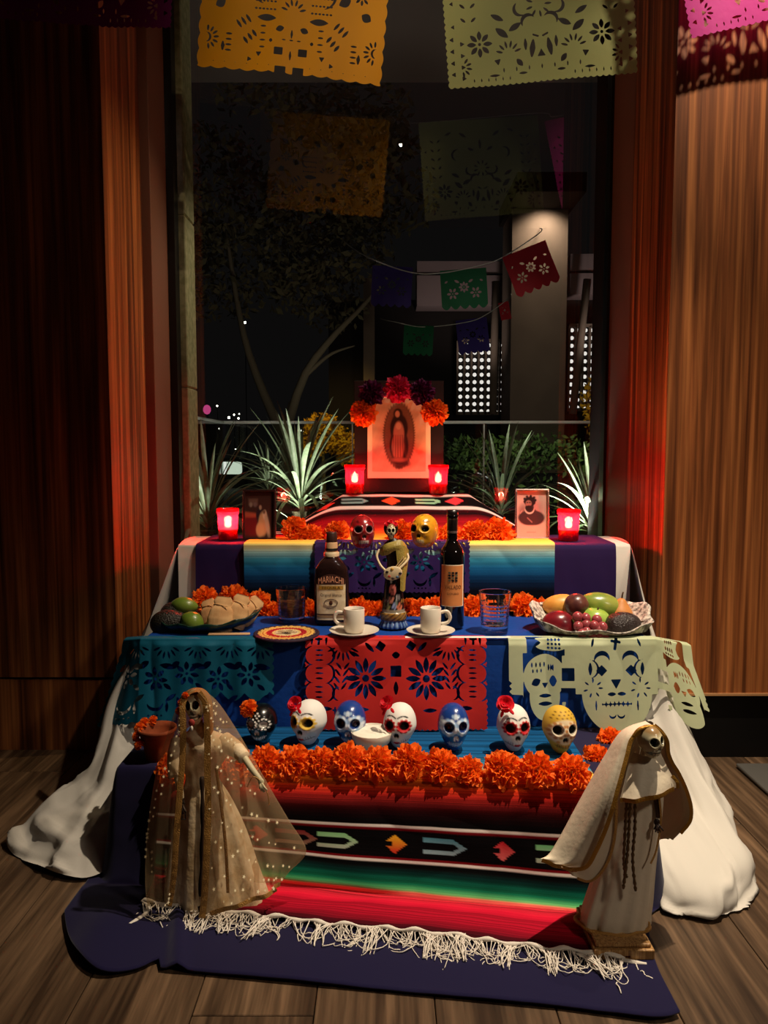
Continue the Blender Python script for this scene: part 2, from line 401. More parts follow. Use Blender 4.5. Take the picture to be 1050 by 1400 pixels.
# leaf clouds
def leaf_cloud(name, mat, parent, blobs, n, size, seed, kind='stuff'):
    r = np.random.RandomState(seed); V = []; Fc = []
    for i in range(n):
        c, rad = blobs[r.randint(len(blobs))]
        d = r.randn(3); d /= np.linalg.norm(d); p = np.array(c)+d*np.array(rad)*(r.rand()**.4)
        a = r.randn(3); a /= np.linalg.norm(a); b_ = np.cross(a, r.randn(3)); b_ /= np.linalg.norm(b_)
        s_ = size*(.6+.8*r.rand()); k = len(V)
        V += [p-a*s_, p+b_*s_*.45, p+a*s_, p-b_*s_*.45]; Fc.append((k, k+1, k+2, k+3))
    o = obj(name, mesh(name, V, Fc, mat), parent); o['kind'] = kind; return o
m_hedge = M('hedge_leaf', L(84, 104, 52), .6, .2, var=(3, L(50, 66, 34)))
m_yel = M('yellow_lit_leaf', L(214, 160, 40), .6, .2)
m_grey = M('dusty_olive_leaf', L(120, 112, 84), .7, .1)
c = atY(710, 590, 6.4)
hg = thing('hedge', 'clipped leafy hedge behind the glass railing, below the concrete pillar', 'hedge', (c.x, c.y, 0))
leaf_cloud('foliage', m_hedge, hg, [((x*.28, rnd.uniform(-.1, .1), .88+rnd.uniform(-.05, .06)), (.3, .25, .16)) for x in range(-2, 8)]+[((x*.28, 0, .5), (.3, .25, .35)) for x in range(-2, 8)], 5200, .030, 3)
MB().bbox(-.7, 2.2, -.1, .1, 0, .7, .05, 1).build('stems', m_dark, hg)
def tree(px, py, Y, blobs, mat, n, size, label, name, trunk, seed, tm=None):
    c = atY(px, py, Y); t = thing(name, label, 'tree', (c.x, Y, 0))
    leaf_cloud('foliage', mat, t, blobs, n, size, seed)
    tb = MB()
    for pts, r0 in trunk:
        q = crv(pts, 12); tb.tube(q, [r0*(1-.75*i/11) for i in range(12)], 7)
    tb.build('trunk', tm or m_trunk, t)
    return t
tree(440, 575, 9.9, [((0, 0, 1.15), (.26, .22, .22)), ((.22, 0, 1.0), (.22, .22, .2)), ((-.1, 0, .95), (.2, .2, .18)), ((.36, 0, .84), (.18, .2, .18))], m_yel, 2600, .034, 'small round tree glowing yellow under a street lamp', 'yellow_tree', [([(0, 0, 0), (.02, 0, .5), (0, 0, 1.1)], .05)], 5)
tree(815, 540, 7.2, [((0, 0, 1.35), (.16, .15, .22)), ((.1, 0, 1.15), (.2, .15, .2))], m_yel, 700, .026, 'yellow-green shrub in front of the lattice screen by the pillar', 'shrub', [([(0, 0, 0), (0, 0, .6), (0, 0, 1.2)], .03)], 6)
bl = []
r_ = random.Random(4)
for i in range(30): bl.append(((r_.uniform(-1.6, 1.1), r_.uniform(-.5, .5), r_.uniform(2.5, 4.6)), (.45, .4, .35)))
tree(400, 520, 8.2, bl, m_grey, 7000, .05, 'large dim tree with leaning pale branches seen through the glass', 'tree', [([(-.1, 0, 0), (-.08, 0, 1.0), (-.02, 0, 1.4)], .09), ([(-.1, 0, 1.0), (.12, -.05, 1.65), (.42, -.1, 2.05), (.72, -.1, 2.35), (1.1, 0, 2.8)], .055), ([(.12, -.05, 1.65), (.4, -.1, 1.88), (.66, -.05, 1.98)], .028), ([(-.1, 0, 1.0), (-.5, .1, 2.0), (-.7, .1, 3.2)], .06)], 7, M('pale_bark', L(150, 138, 116), .85, .1))
# building
m_conc = M('warm_concrete', L(120, 102, 90), .85, .1, var=(1.5, L(134, 114, 100)))
m_fasc = M('grey_fascia', L(150, 128, 126), .8, .1)
m_facade = M('dark_facade', L(40, 34, 32), .8, .1)
def rect(px0, px1, py0, py1, Y, th=.3):
    a, b_ = atY(px0, py1, Y), atY(px1, py0, Y); return (a.x, b_.x, Y, Y+th, a.z, b_.z)
bd = thing('building', 'dark low building with grey fascia across the courtyard', 'building', (2.2, 10.4, 0))
def bpart(name, mat, a):
    o = MB().box(*a).build(name, mat, bd, smooth=False, world=True); return o
x0, x1, y0, y1, z0, z1 = rect(450, 1000, 410, 600, 10.6); bpart('wall', m_facade, (x0, x1, y0, y1, 0, z1))
bpart('fascia', m_fasc, rect(570, 694, 357, 418, 10.2, .5)); bpart('fascia', m_fasc, rect(779, 1000, 347, 402, 10.2, .5))
bpart('fascia_joint', m_dark, rect(570, 694, 374, 376, 10.18, .02)); bpart('fascia_joint', m_dark, rect(779, 1000, 371, 373, 10.18, .02))
a = rect(497, 512, 380, 545, 10.0, .2); bpart('post', m_conc, (a[0], a[1], a[2], a[3], 0, a[5]))
for pa, pb in (((678, 385), (674, 566)), ((803, 382), (783, 566))):
    MB().tube([atY(*pa, 9.9), atY(*pb, 9.9)], .05, 8).build('strut', m_conc, bd, world=True)
a = rect(697, 777, 292, 575, 9.0, .7)
pil = thing('concrete_pillar', 'broad concrete pillar lit from its top, rising behind the hedge', 'pillar', ((a[0]+a[1])/2, 9.35, 0))
MB().box(a[0], a[1], a[2], a[3], 0, a[5]+.05).build('shaft', m_conc, pil, smooth=False, world=True)
MB().box(a[0]-.05, a[1]+.05, a[2]-.6, a[3], a[5]+.05, a[5]+.25).build('soffit_slab', m_facade, pil, smooth=False, world=True)
m_dot = EMIT('lit_block_opening', (1, .93, .86), .85)
def screen(px0, px1, py0, py1, nx, ny, label):
    Y = 10.1; a, b_ = atY(px0, py1, Y), atY(px1, py0, Y); W_, H_ = b_.x-a.x, b_.z-a.z
    t = thing('lattice_screen', label, 'screen', (a.x, Y, a.z), group='lattice screens of the building')
    fr = MB()
    for i in range(nx+1): x = W_*i/nx; fr.box(x-.012, x+.012, 0, .05, 0, H_)
    for z in (0, H_*.985): fr.box(0, W_, 0, .05, z, z+.04)
    fr.build('frame', m_conc, t, smooth=False)
    MB().box(0, W_, .1, .14, 0, H_).build('backing', m_dark, t, smooth=False)
    d = MB()
    for i in range(nx):
        for j in range(ny):
            x, z = W_*(i+.5)/nx, H_*(j+.5)/ny
            n = 8; d.add([(x+.027*cos(q), .07, z+.027*sin(q)) for q in np.arange(n)/n*2*pi]+[(x, .05, z)], [(k, (k+1) % n, n) for k in range(n)])
    d.build('lit_openings', m_dot, t)['kind'] = 'stuff'
    cr_ = MB()
    for j in range(ny+1): z = H_*j/ny; cr_.box(0, W_, .02, .045, z-.006, z+.006)
    cr_.build('cross_bars', M('screen_dark_bar', L(70, 58, 52), .8), t, smooth=False)['kind'] = 'stuff'
screen(625, 694, 466, 567, 7, 10, 'wide lattice screen with rows of lit openings between picture board and pillar')
screen(777, 826, 445, 562, 5, 11, 'narrow tall lattice screen of lit openings behind the yellow-green shrub')
# far lights
m_bulb = EMIT('far_lamp_glow', (1, .95, .85), 9)
for px, py, r_ in ((313, 571, 3), (320, 567, 2), (326, 572, 2.2), (327, 566, 1.6), (297, 555, 2), (300, 586, 1.6), (274, 595, 1.8), (335, 441, 3), (413, 589, 3.2), (322, 614, 1.5), (435, 618, 1.5), (455, 618, 1.5)):
    c = atY(px, py, 20); r_ = r_*20/F*.55
    o = thing('distant_lamp', 'x', 'lamp', (c.x, 20, 0)); MB().ell((0, 0, c.z), r_, 8, 6).build('bulb', m_bulb, o); MB().tube([(0, .02, 0), (0, .02, c.z)], .012, 5).build('pole', m_dark, o); tag(o, 'tiny bright street light glowing far off in the dark beyond the railing', 'lamp', 'distant street lights')
sg_ = thing('distant_sign', 'small blurry pink light beyond the railing', 'light', (atY(283, 560, 19).x, 19, 0)); MB().ell((0, 0, atY(283, 560, 19).z), (.10, .05, .12), 10, 6).build('glow_panel', EMIT('pink_sign_glow', (.9, .1, .35), .5), sg_); MB().tube([(0, .06, 0), (0, .06, atY(283, 560, 19).z)], .02, 5).build('pole', m_dark, sg_)
kz = thing('far_glow_patch', 'pale bright kiosk patch added far away below the railing cap', 'glow', (atY(306, 638, 18).x, 18, 0)); MB().bbox(-.42, .42, -.1, .1, .33, .62, .06, 2).build('glow_block', EMIT('far_patch_glow', (.95, 1, .9), .8), kz); MB().box(-.5, .5, .1, .3, 0, .7).build('glow_backing', m_dark, kz)  # glowing box added for an unidentified bright white patch
# ================================================================== ALTAR CLOTHS
Z1, Z2, Z3 = .236, .447, .639
# --- white tablecloth
wc = MB()
def sheet(cols, seed, n=90, m=50):
    P = patch(cols, n, m)
    uu, vv = np.meshgrid(np.linspace(0, 1, n), np.linspace(0, 1, m), indexing='ij')
    tri_ = lambda q: np.abs((q/pi) % 2-1)*2-1
    fold = tri_(uu*20+2*np.sin(uu*9+seed)+seed+vv*1.6)*.013*vv+tri_(uu*47+vv*7+seed)*.004*vv
    crease = np.clip(1-2*np.abs(wob(uu*6, vv*4, seed, 4, 2.5)), 0, 1)**1.5*.026*np.clip(vv-.25, 0, 1)
    nrm = np.cross(np.gradient(P, axis=0), np.gradient(P, axis=1)); nrm /= np.linalg.norm(nrm, axis=-1, keepdims=True)+1e-9
    P = P+nrm*(fold+crease)[..., None]
    P[..., 2] = np.maximum(P[..., 2], .003)
    wc.grid(P)
sheet([[(.686, 2.34, .628), (.72, 2.34, .42), (.77, 2.34, .2), (.80, 2.34, .06), (.80, 2.34, .004)],
       [(.688, 2.14, .628), (.73, 2.14, .42), (.79, 2.14, .2), (.83, 2.14, .06), (.82, 2.14, .004)],
       [(.668, 1.98, .535), (.72, 1.97, .36), (.78, 1.95, .17), (.83, 1.93, .05), (.82, 1.93, .004)],
       [(.644, 1.82, .438), (.70, 1.81, .30), (.755, 1.74, .14), (.79, 1.68, .05), (.79, 1.68, .004)],
       [(.636, 1.80, .436), (.675, 1.78, .29), (.715, 1.66, .13), (.728, 1.50, .05), (.715, 1.455, .004)],
       [(.60, 1.80, .42), (.62, 1.785, .28), (.645, 1.64, .12), (.662, 1.44, .045), (.655, 1.41, .004)],
       [(.55, 1.80, .40), (.56, 1.78, .24), (.565, 1.64, .11), (.57, 1.43, .05), (.56, 1.405, .004)],
       [(.52, 1.80, .36), (.53, 1.78, .2), (.53, 1.68, .10), (.53, 1.52, .05), (.53, 1.45, .004)]], 1)
sheet([[(-.52, 1.80, .36), (-.545, 1.78, .2), (-.555, 1.72, .10), (-.57, 1.64, .05), (-.56, 1.58, .004)],
       [(-.55, 1.80, .40), (-.585, 1.78, .24), (-.60, 1.70, .11), (-.62, 1.58, .05), (-.62, 1.525, .004)],
       [(-.57, 1.80, .42), (-.615, 1.785, .28), (-.645, 1.70, .12), (-.69, 1.62, .06), (-.72, 1.565, .004)],
       [(-.575, 1.80, .436), (-.635, 1.79, .29), (-.68, 1.74, .13), (-.77, 1.69, .075), (-.83, 1.645, .004)],
       [(-.58, 1.82, .438), (-.66, 1.80, .30), (-.70, 1.79, .15), (-.76, 1.78, .08), (-.80, 1.77, .004)],
       [(-.578, 1.98, .535), (-.64, 1.97, .36), (-.69, 1.95, .17), (-.71, 1.93, .05), (-.72, 1.93, .004)],
       [(-.573, 2.14, .628), (-.62, 2.14, .42), (-.66, 2.14, .2), (-.70, 2.14, .06), (-.71, 2.14, .004)],
       [(-.573, 2.34, .628), (-.61, 2.34, .42), (-.65, 2.34, .2), (-.69, 2.34, .06), (-.70, 2.34, .004)]], 2)
def flat(mb, pts, x0, x1, n=3):
    P = np.array([[(x0+(x1-x0)*i/(n-1), y, z) for y, z in pts] for i in range(n)]); mb.grid(P)
flat(wc, [(2.34, .2), (2.34, .62), (2.335, .628), (2.13, .628), (2.122, .62), (2.118, .44)], -.573, .686)
flat(wc, [(2.12, .438), (1.803, .438), (1.796, .432), (1.793, .2)], -.576, .640)
tb = wc.build('tablecloth', m_white); tag(tb, 'white cotton tablecloth spilling to the floor on both sides of the altar', 'tablecloth')
tb.data.materials[0].use_backface_culling = False

# --- navy floor cloth over the lowest step
def Yf(x): return 1.515-.09*x
def ss(t): t = np.clip(t, 0, 1); return t*t*(3-2*t)
def navy_z(x, y, h=.228):
    dx = np.maximum(np.maximum(-.555-x, x-.52), 0); dy = np.maximum(Yf(x)-y, 0)
    return .004+(h-.004)*(1-ss(np.hypot(dx*1.4, dy)/.062))
xs = np.concatenate([np.linspace(-.612, -.545, 26), np.linspace(-.535, .51, 110), np.linspace(.515, .55, 16)])
ts = np.concatenate([np.linspace(0, 1, 12), 1+np.linspace(.04, 1, 26), 2+np.linspace(.03, 1, 30)])
Xg, T = np.meshgrid(xs, ts, indexing='ij')
lob = 1.194-.136*Xg
lob = np.where(Xg < -.385, 1.250+.10*((Xg+.475)/.11)**2*(Xg < -.475)-.02*np.exp(-((Xg+.47)/.05)**2)+.02*np.exp(-((Xg+.39)/.02)**2), lob)
lob = np.where(Xg > .47, lob+.02*((Xg-.47)/.08)**2, lob)
Y1_ = Yf(Xg); Yg = np.where(T <= 1, 1.83+(Y1_-1.83)*T, np.where(T <= 2, Y1_-.07*(T-1), (Y1_-.07)+(lob-(Y1_-.07))*(T-2)))
Xo = Xg-np.clip((Xg-.28)/.27, 0, 1)*.085*ss((T-1.2)/1.5)
Zg = navy_z(Xg, Yg)
floorm = ss((T-1.9)/.3)
Zg = Zg+floorm*(.004+.003*wob(Xg*3, Yg*3, 5)+.012*np.exp(-((Xg+.392+.25*(Yg-1.4))/.012)**2)+.012*np.exp(-((Xg+.52)/.05)**2)*ss((T-2)/.7))
Yg = Yg+.006*np.abs(wob(Xg*2.5, Zg*2, 8))*ss((T-.9)/.3)*(1-floorm)
nv = MB().grid(np.stack([Xo, Yg, np.maximum(Zg, .003)], -1)).build('floor_cloth', m_navy)
sm = nv.modifiers.new('thick', 'SOLIDIFY'); sm.thickness = .0025; sm.offset = -1
tag(nv, 'dark navy cloth over the lowest altar step, spread on the wooden floor', 'cloth')

# --- royal blue runner on the middle step
def ribbon(name, mat, path, x0, x1, nx, nl, label, cat, wf=None, seed=1):
    P0 = np.array(path); d = np.r_[0, np.cumsum(np.hypot(*np.diff(P0, axis=0).T))]
    t = np.linspace(0, d[-1], nl); yy = np.interp(t, d, P0[:, 0]); zz = np.interp(t, d, P0[:, 1])
    X_ = np.linspace(x0, x1, nx)
    P = np.stack([X_[:, None]*np.ones(nl), np.ones(nx)[:, None]*yy, np.ones(nx)[:, None]*zz], -1)
    if wf is not None: P = wf(P, t/d[-1])
    o = MB().grid(P).build(name, mat); tag(o, label, cat); return o
def wf_blue(P, t):
    k = ss((t-.58)/.3)
    P[..., 1] -= k*(.004+.006*np.abs(wob(P[..., 0]*3, P[..., 2]*2, 3)))
    return P
ribbon('table_runner', m_royal, [(2.112, .442), (1.80, .442), (1.792, .439), (1.789, .42), (1.786, .232)], -.572, .632, 120, 50, 'royal blue cloth over the middle step, hanging behind the row of painted skulls', 'cloth', wf_blue)
def wf_pur(P, t):
    k = ss((t-.5)/.3); P[..., 1] -= k*(.003+.004*np.abs(wob(P[..., 0]*4, P[..., 2]*2, 13))); return P
ribbon('shelf_runner', m_purple, [(2.335, .632), (2.122, .632), (2.112, .628), (2.108, .60), (2.104, .449)], -.521, .642, 120, 40, 'deep purple cloth over the top step, under the photographs and red candles', 'cloth', wf_pur)

# --- serapes (striped wool blankets)
def stripe_cols(py, stops, seed, jit=.28, per=2.2):
    ys = [s_[0] for s_ in stops]; c = np.stack([np.interp(py, ys, [lin(s_[1])[k] for s_ in stops]) for k in range(3)], -1)
    r = np.random.RandomState(seed); tab = r.rand(4000); k = (py*per).astype(int) % 4000
    f = 1+jit*(tab[k]*2-1)+.12*np.sin(py*2.4)
    return c*f[:, None]
nx, nl = 220, 420
def serape_path(x, sag=0):
    yf = Yf(x); ye = 1.335-.18*x
    return [(1.782, .2335), (yf+.025, .2335), (yf+.004, .231), (yf-.012, .219), (yf-.020, .18), (yf-.034, .10), (yf-.052, .04), (yf-.072, .016), (yf-.095, .0125), (ye, .0115)]
def resample(path, n):
    P0 = cr(np.array(path), 120); d = np.r_[0, np.cumsum(np.hypot(*np.diff(P0, axis=0).T))]
    t = np.linspace(0, d[-1], n); return np.stack([np.interp(t, d, P0[:, 0]), np.interp(t, d, P0[:, 1])], -1)
XS = np.linspace(-.465, .425, nx); P = np.zeros((nx, nl, 3))
for i, x in enumerate(XS):
    q = resample(serape_path(x), nl); P[i, :, 0] = x; P[i, :, 1:] = q
tt = np.linspace(0, 1, nl)[None, :]*np.ones((nx, 1))
drop = ss((tt-.48)/.06)*(1-ss((tt-.78)/.05))
P[..., 1] -= drop*(.010+.008*np.abs(wob(P[..., 0]*2.2, P[..., 2]*3, 21)))
fl_ = ss((tt-.80)/.06)
P[..., 2] += fl_*(.003+.010*np.abs(wob(P[..., 0]*2.5, P[..., 1]*3.5, 22)))
_, pym = proj(P[nx//2])
stops = [(985, (12, 66, 112)), (1030, (16, 82, 132)), (1046, (60, 126, 146)), (1050, (230, 190, 80)), (1060, (250, 160, 40)), (1070, (245, 100, 25)), (1077, (200, 50, 22)), (1086, (150, 26, 20)), (1098, (84, 12, 14)), (1110, (34, 7, 10)), (1120, (9, 6, 8)), (1126, (8, 6, 8)), (1127, (235, 228, 220)), (1129.5, (235, 228, 220)), (1130.5, (120, 14, 24)), (1133, (110, 12, 22)), (1134.5, (8, 6, 8)), (1170, (8, 6, 8)), (1171, (120, 12, 22)), (1173, (120, 12, 22)), (1174, (235, 228, 220)), (1176.5, (235, 228, 220)), (1178, (8, 8, 8)), (1184, (8, 14, 14)), (1190, (6, 44, 42)), (1198, (8, 84, 66)), (1206, (16, 110, 76)), (1211, (70, 160, 100)), (1214, (120, 196, 120)), (1216, (226, 110, 96)), (1222, (206, 48, 60)), (1232, (186, 16, 44)), (1250, (150, 10, 34)), (1264, (70, 7, 20)), (1276, (14, 5, 9)), (1300, (10, 5, 8))]
C = np.repeat(stripe_cols(pym, stops, 4, .42, .75)[None], nx, 0)
xp = 525+P[..., 0]*F/1.50; yp = np.repeat(pym[None], nx, 0)
def motif(cx, kind, c1, c2):
    dx = xp-cx; dy = yp-1152
    if kind == 0:
        a = (np.abs(np.abs(dy)-8+np.clip(dx-12, 0, 40)*.55) < 3.0) & (dx > -28) & (dx < 30)
    else:
        a = (np.abs(dx)*.8+np.abs(dy) < 13) & ~((dx < -3) & (np.abs(dy) < 3.5)) & ~((dx < -6) & (np.abs(np.abs(dy)-8) < 1.5))
    k = np.clip((dy+9)/18, 0, 1)[..., None]
    return a, lin(c1)*(1-k)+lin(c2)*k
for cx, kd, c1, c2 in ((345, 1, (200, 70, 60), (170, 40, 40)), (458, 0, (150, 215, 150), (180, 190, 170)), (540, 1, (250, 175, 40), (225, 70, 40)), (608, 0, (90, 150, 170), (150, 180, 190)), (688, 1, (220, 50, 60), (235, 110, 110)), (760, 0, (120, 190, 130), (180, 190, 170)), (400, 0, (150, 60, 60), (150, 120, 100)), (830, 1, (250, 175, 40), (225, 70, 40))):
    a, cc = motif(cx, kd, c1, c2); C[a] = cc[a]
se = thing('serape_blanket', 'striped wool serape hanging over the lowest step, fringe lying on the floor', 'blanket')
ob = MB().grid(P, col=C).build('woven_cloth', m_serape, se, vc=True)
s_ = ob.modifiers.new('thick', 'SOLIDIFY'); s_.thickness = .002; s_.offset = -1
# fringe
fr = MB(); rr = random.Random(11)
endc = P[:, -1, :]
band = [Vector((endc[i, 0], endc[i, 1]-.004, endc[i, 2]+.004+.003*sin(i*.4))) for i in range(0, nx, 4)]
band = [atZ(172, 1268, .012), atZ(190, 1256, .014), atZ(205, 1242, .018)]+band+[atZ(842, 1311, .012), atZ(868, 1316, .012), atZ(884, 1318, .012)]
fr.tube(crv(band, 160), [.0035+.0012*sin(i*.9) for i in range(160)], 7)
bb = crv(band, 400)
for i in range(40):
    k = rr.randrange(6, 396); p = bb[k].copy(); pts = [p]
    L_ = rr.uniform(.02, .062) if rr.random() < .8 else rr.uniform(.06, .095)
    d = Vector((rr.uniform(-.9, .9), -1, 0)).normalized()
    for j in range(7):
        d = (d+Vector((rr.uniform(-.9, .9), rr.uniform(-.55, .5), 0))).normalized()
        q = pts[-1]+d*L_/7; pts.append(Vector((q.x, q.y, .0095+.006*rr.random())))
    if rr.random() < .3: pts[-1] = Vector((bb[min(399, k+rr.randrange(4, 14))]).xyz)
    fr.tube(crv(pts, 16), rr.uniform(.0007, .0012), 5)
for k in (60, 78, 90, 120, 165, 205, 245, 262, 300, 330, 352):           # knotted tassels
    p = bb[k]; a = rr.uniform(-.6, .6)
    for j in range(9):
        e = p+Vector((a*.05+rr.uniform(-.012, .012), -rr.uniform(.045, .06), 0)); e.z = .011+rr.random()*.006
        m_ = (p+e)/2+Vector((rr.uniform(-.008, .008), 0, .004)); fr.tube(crv([p+Vector((rr.uniform(-.02, .02), 0, 0)), m_, e], 12), .0010, 5)
for i in range(140):                                            # looped, netted cords
    k0 = rr.randrange(8, 372); k1 = min(398, k0+rr.randrange(8, 30)); sag = rr.uniform(.018, .055)
    a_, b_ = bb[k0], bb[k1]; pts = []
    for j in range(7):
        q = j/6; p = a_.lerp(b_, q); p.y -= sag*sin(q*pi)**.8; p += Vector((rr.uniform(-.006, .006), rr.uniform(-.004, .004), 0)); p.z = .010+.008*rr.random() if 0 < j < 6 else p.z; pts.append(p)
    fr.tube(crv(pts, 18), rr.uniform(.0007, .0011), 5)
fr.build('fringe', m_string2, se)['kind'] = 'stuff'
tag(MB().tube(crv([atZ(176, 1191, .02), atZ(190, 1186, .03), atZ(212, 1180, .03)], 8), .0016, 6).build('loose_cord', m_string), 'short loose white cord on the navy cloth beside the veiled figure', 'cord')

# upper serape over the picture's pedestal box
def upz(x, y):
    dx = np.maximum(np.maximum(-.128-x, x-.262), 0); dy = np.maximum(2.355-y, 0)
    d = np.hypot(dx*.62, dy*.78)
    return np.maximum(.637, .752-d)
nx2, nl2 = 160, 260
XS = np.linspace(-.384, .468, nx2)
ys = np.r_[np.linspace(2.56, 2.10, 200), np.full(60, 2.094)]; zs = np.r_[np.zeros(200), np.linspace(.632, .458, 60)]
Xg = XS[:, None]*np.ones(nl2); Yg = np.ones((nx2, 1))*ys; Zg = upz(Xg, Yg); Zg = np.where(np.arange(nl2)[None, :] >= 200, zs[None, :], Zg)
kx = np.arange(nl2)[None, :]*np.ones((nx2, 1))
flare = 1+.0*kx
Zg = Zg+(kx < 196)*.003*np.abs(wob(Xg*4, Yg*4, 31)); Yg = Yg-(kx >= 198)*(.004+.004*np.abs(wob(Xg*3, Zg*3, 33)))
P = np.stack([Xg, Yg, Zg], -1)
P = np.delete(P, np.where((Yg > 2.352).all(0) & (Yg > 2.5).all(0))[0], axis=1)
mid = int(nx2*.52); _, pym = proj(P[mid])
stops = [(600, (8, 6, 8)), (676, (8, 6, 8)), (677, (230, 190, 180)), (679, (230, 190, 180)), (680, (8, 6, 8)), (692, (8, 6, 8)), (693, (235, 220, 215)), (695.5, (235, 220, 215)), (697, (60, 5, 14)), (702, (12, 4, 8)), (708, (130, 10, 24)), (716, (160, 16, 26)), (722, (200, 40, 26)), (728, (235, 90, 30)), (733, (250, 165, 50)), (742, (245, 205, 90)), (749, (225, 220, 170)), (755, (160, 205, 205)), (764, (60, 150, 180)), (776, (26, 100, 150)), (788, (14, 60, 104)), (798, (8, 30, 60)), (808, (6, 10, 22)), (830, (5, 6, 12))]
C = np.repeat(stripe_cols(pym, stops, 9, .22, 1.6)[None], P.shape[0], 0)
xp = 525+P[..., 0]*F/2.33; yp = np.repeat(pym[None], P.shape[0], 0)
for cx, kd, c1 in ((445, 1, (200, 60, 50)), (485, 0, (130, 160, 160)), (535, 1, (230, 80, 40)), (585, 0, (150, 200, 160)), (622, 1, (220, 60, 70))):
    dx, dy = xp-cx, yp-685.5
    a = (np.abs(np.abs(dy)-2.4+np.clip(dx-8, 0, 40)*.3) < 1.4) & (np.abs(dx) < 18) if kd == 0 else (np.abs(dx)*.42+np.abs(dy) < 5.5)
    C[a] = lin(c1)
ob = MB().grid(P, col=C).build('serape_blanket', m_serape, vc=True)
tag(ob, 'striped serape draped from the picture pedestal over the top step, red above and blue below', 'blanket')

# ================================================================== CUT PAPER
class Cut:
    """a sheet of paper in cm, cut by signed-distance shapes; u right, v down"""
    def __init__(s, W, Hh, res=.22, edge='scallop', amp=.35, per=1.3, sides=True, bottom=True):
        s.W, s.Hh = W, Hh
        s.nu, s.nv = int(W/res)+1, int(Hh/res)+1
        s.u, s.v = np.meshgrid(np.linspace(0, W, s.nu), np.linspace(0, Hh, s.nv), indexing='ij')
        u, v = s.u, s.v
        def wave(t):
            return amp*(1-np.abs(np.sin(t*pi/per))) if edge == 'scallop' else amp*np.abs((t/per) % 1-.5)*2
        f = v+.01
        f = np.minimum(f, (u-wave(v)) if sides else u+.01); f = np.minimum(f, (W-u-wave(v)) if sides else W-u+.01)
        f = np.minimum(f, (Hh-v-wave(u)) if bottom else Hh-v+.01); s.f = f
    def cut(s, d): s.f = np.minimum(s.f, d); return s
    def add(s, d): s.f = np.maximum(s.f, -d); return s
    def loc(s, cx, cy, a):
        x, y = s.u-cx, s.v-cy; c, n = cos(a), sin(a); return x*c+y*n, -x*n+y*c
    def E(s, cx, cy, a, b, r=0):
        x, y = s.loc(cx, cy, r); return (np.sqrt((x/a)**2+(y/b)**2)-1)*min(a, b)
    def pet(s, cx, cy, a, b, r=0):
        x, y = s.loc(cx, cy, r); return (np.abs(y)/b+(x/a)**2-1)*b*.8
    def tri(s, cx, cy, r, a=0, n=3):
        x, y = s.loc(cx, cy, a); return np.max([x*cos(q)+y*sin(q) for q in np.arange(n)/n*2*pi], 0)-r*cos(pi/n)
    def box(s, cx, cy, a, b, r=0):
        x, y = s.loc(cx, cy, r); return np.maximum(np.abs(x)-a, np.abs(y)-b)
    def cres(s, cx, cy, r, t, a=0):
        return np.maximum(s.E(cx, cy, r, r), -s.E(cx+t*cos(a), cy+t*sin(a), r, r))
    def flower(s, cx, cy, r, n=8, w=.32, core=.2, ph=0):
        for i in range(n):
            q = ph+i/n*2*pi; s.cut(s.pet(cx+cos(q)*r*.62, cy+sin(q)*r*.62, r*.36, r*w*.5, q))
        if core: s.cut(s.E(cx, cy, r*core*.6, r*core*.6))
    def fan(s, cx, cy, r, a0, a1, n, ln=.35, w=.14):
        for i in range(n):
            q = a0+(a1-a0)*i/(n-1); s.cut(s.pet(cx+cos(q)*r, cy+sin(q)*r, r*ln, r*w, q))
    def row(s, x0, x1, y, n, a, b, r=0):
        for i in range(n): s.cut(s.pet(x0+(x1-x0)*i/(n-1), y, a, b, r))
    def sym(s, fn):
        fn(lambda x: x, lambda q: q); fn(lambda x: s.W-x, lambda q: pi-q)
    def mesh(s, name, mat, fn):
        f, u, v = s.f, s.u, s.v; V = []; idx = {}; Fs = []
        ins = f > 0; nu, nv = s.nu, s.nv
        def node(i, j):
            k = (i, j)
            if k not in idx: idx[k] = len(V); V.append((u[i, j], v[i, j]))
            return idx[k]
        def edge(i, j, a, b):
            k = (i, j, a, b) if (i, j) < (a, b) else (a, b, i, j)
            if k not in idx:
                t = f[i, j]/(f[i, j]-f[a, b]); idx[k] = len(V); V.append((u[i, j]+(u[a, b]-u[i, j])*t, v[i, j]+(v[a, b]-v[i, j])*t))
            return idx[k]
        cnt = ins[:-1, :-1].astype(int)+ins[1:, :-1]+ins[1:, 1:]+ins[:-1, 1:]
        for i, j in zip(*np.nonzero(cnt)):
            cn = ((i, j), (i+1, j), (i+1, j+1), (i, j+1))
            if cnt[i, j] == 4: Fs.append([node(*c) for c in cn]); continue
            q = []
            for k in range(4):
                a, b = cn[k], cn[(k+1) % 4]
                if ins[a]: q.append(node(*a))
                if ins[a] != ins[b]: q.append(edge(*a, *b))
            if len(q) > 2: Fs.append(q)
        V = np.array(V); P = fn(V[:, 0]/100., V[:, 1]/100.)
        return mesh(name, P, Fs, mat)
def banner(name, cut, mat, fn, label, group=None):
    o = obj(name, cut.mesh(name, mat, fn)); return tag(o, label, 'paper banner', group)

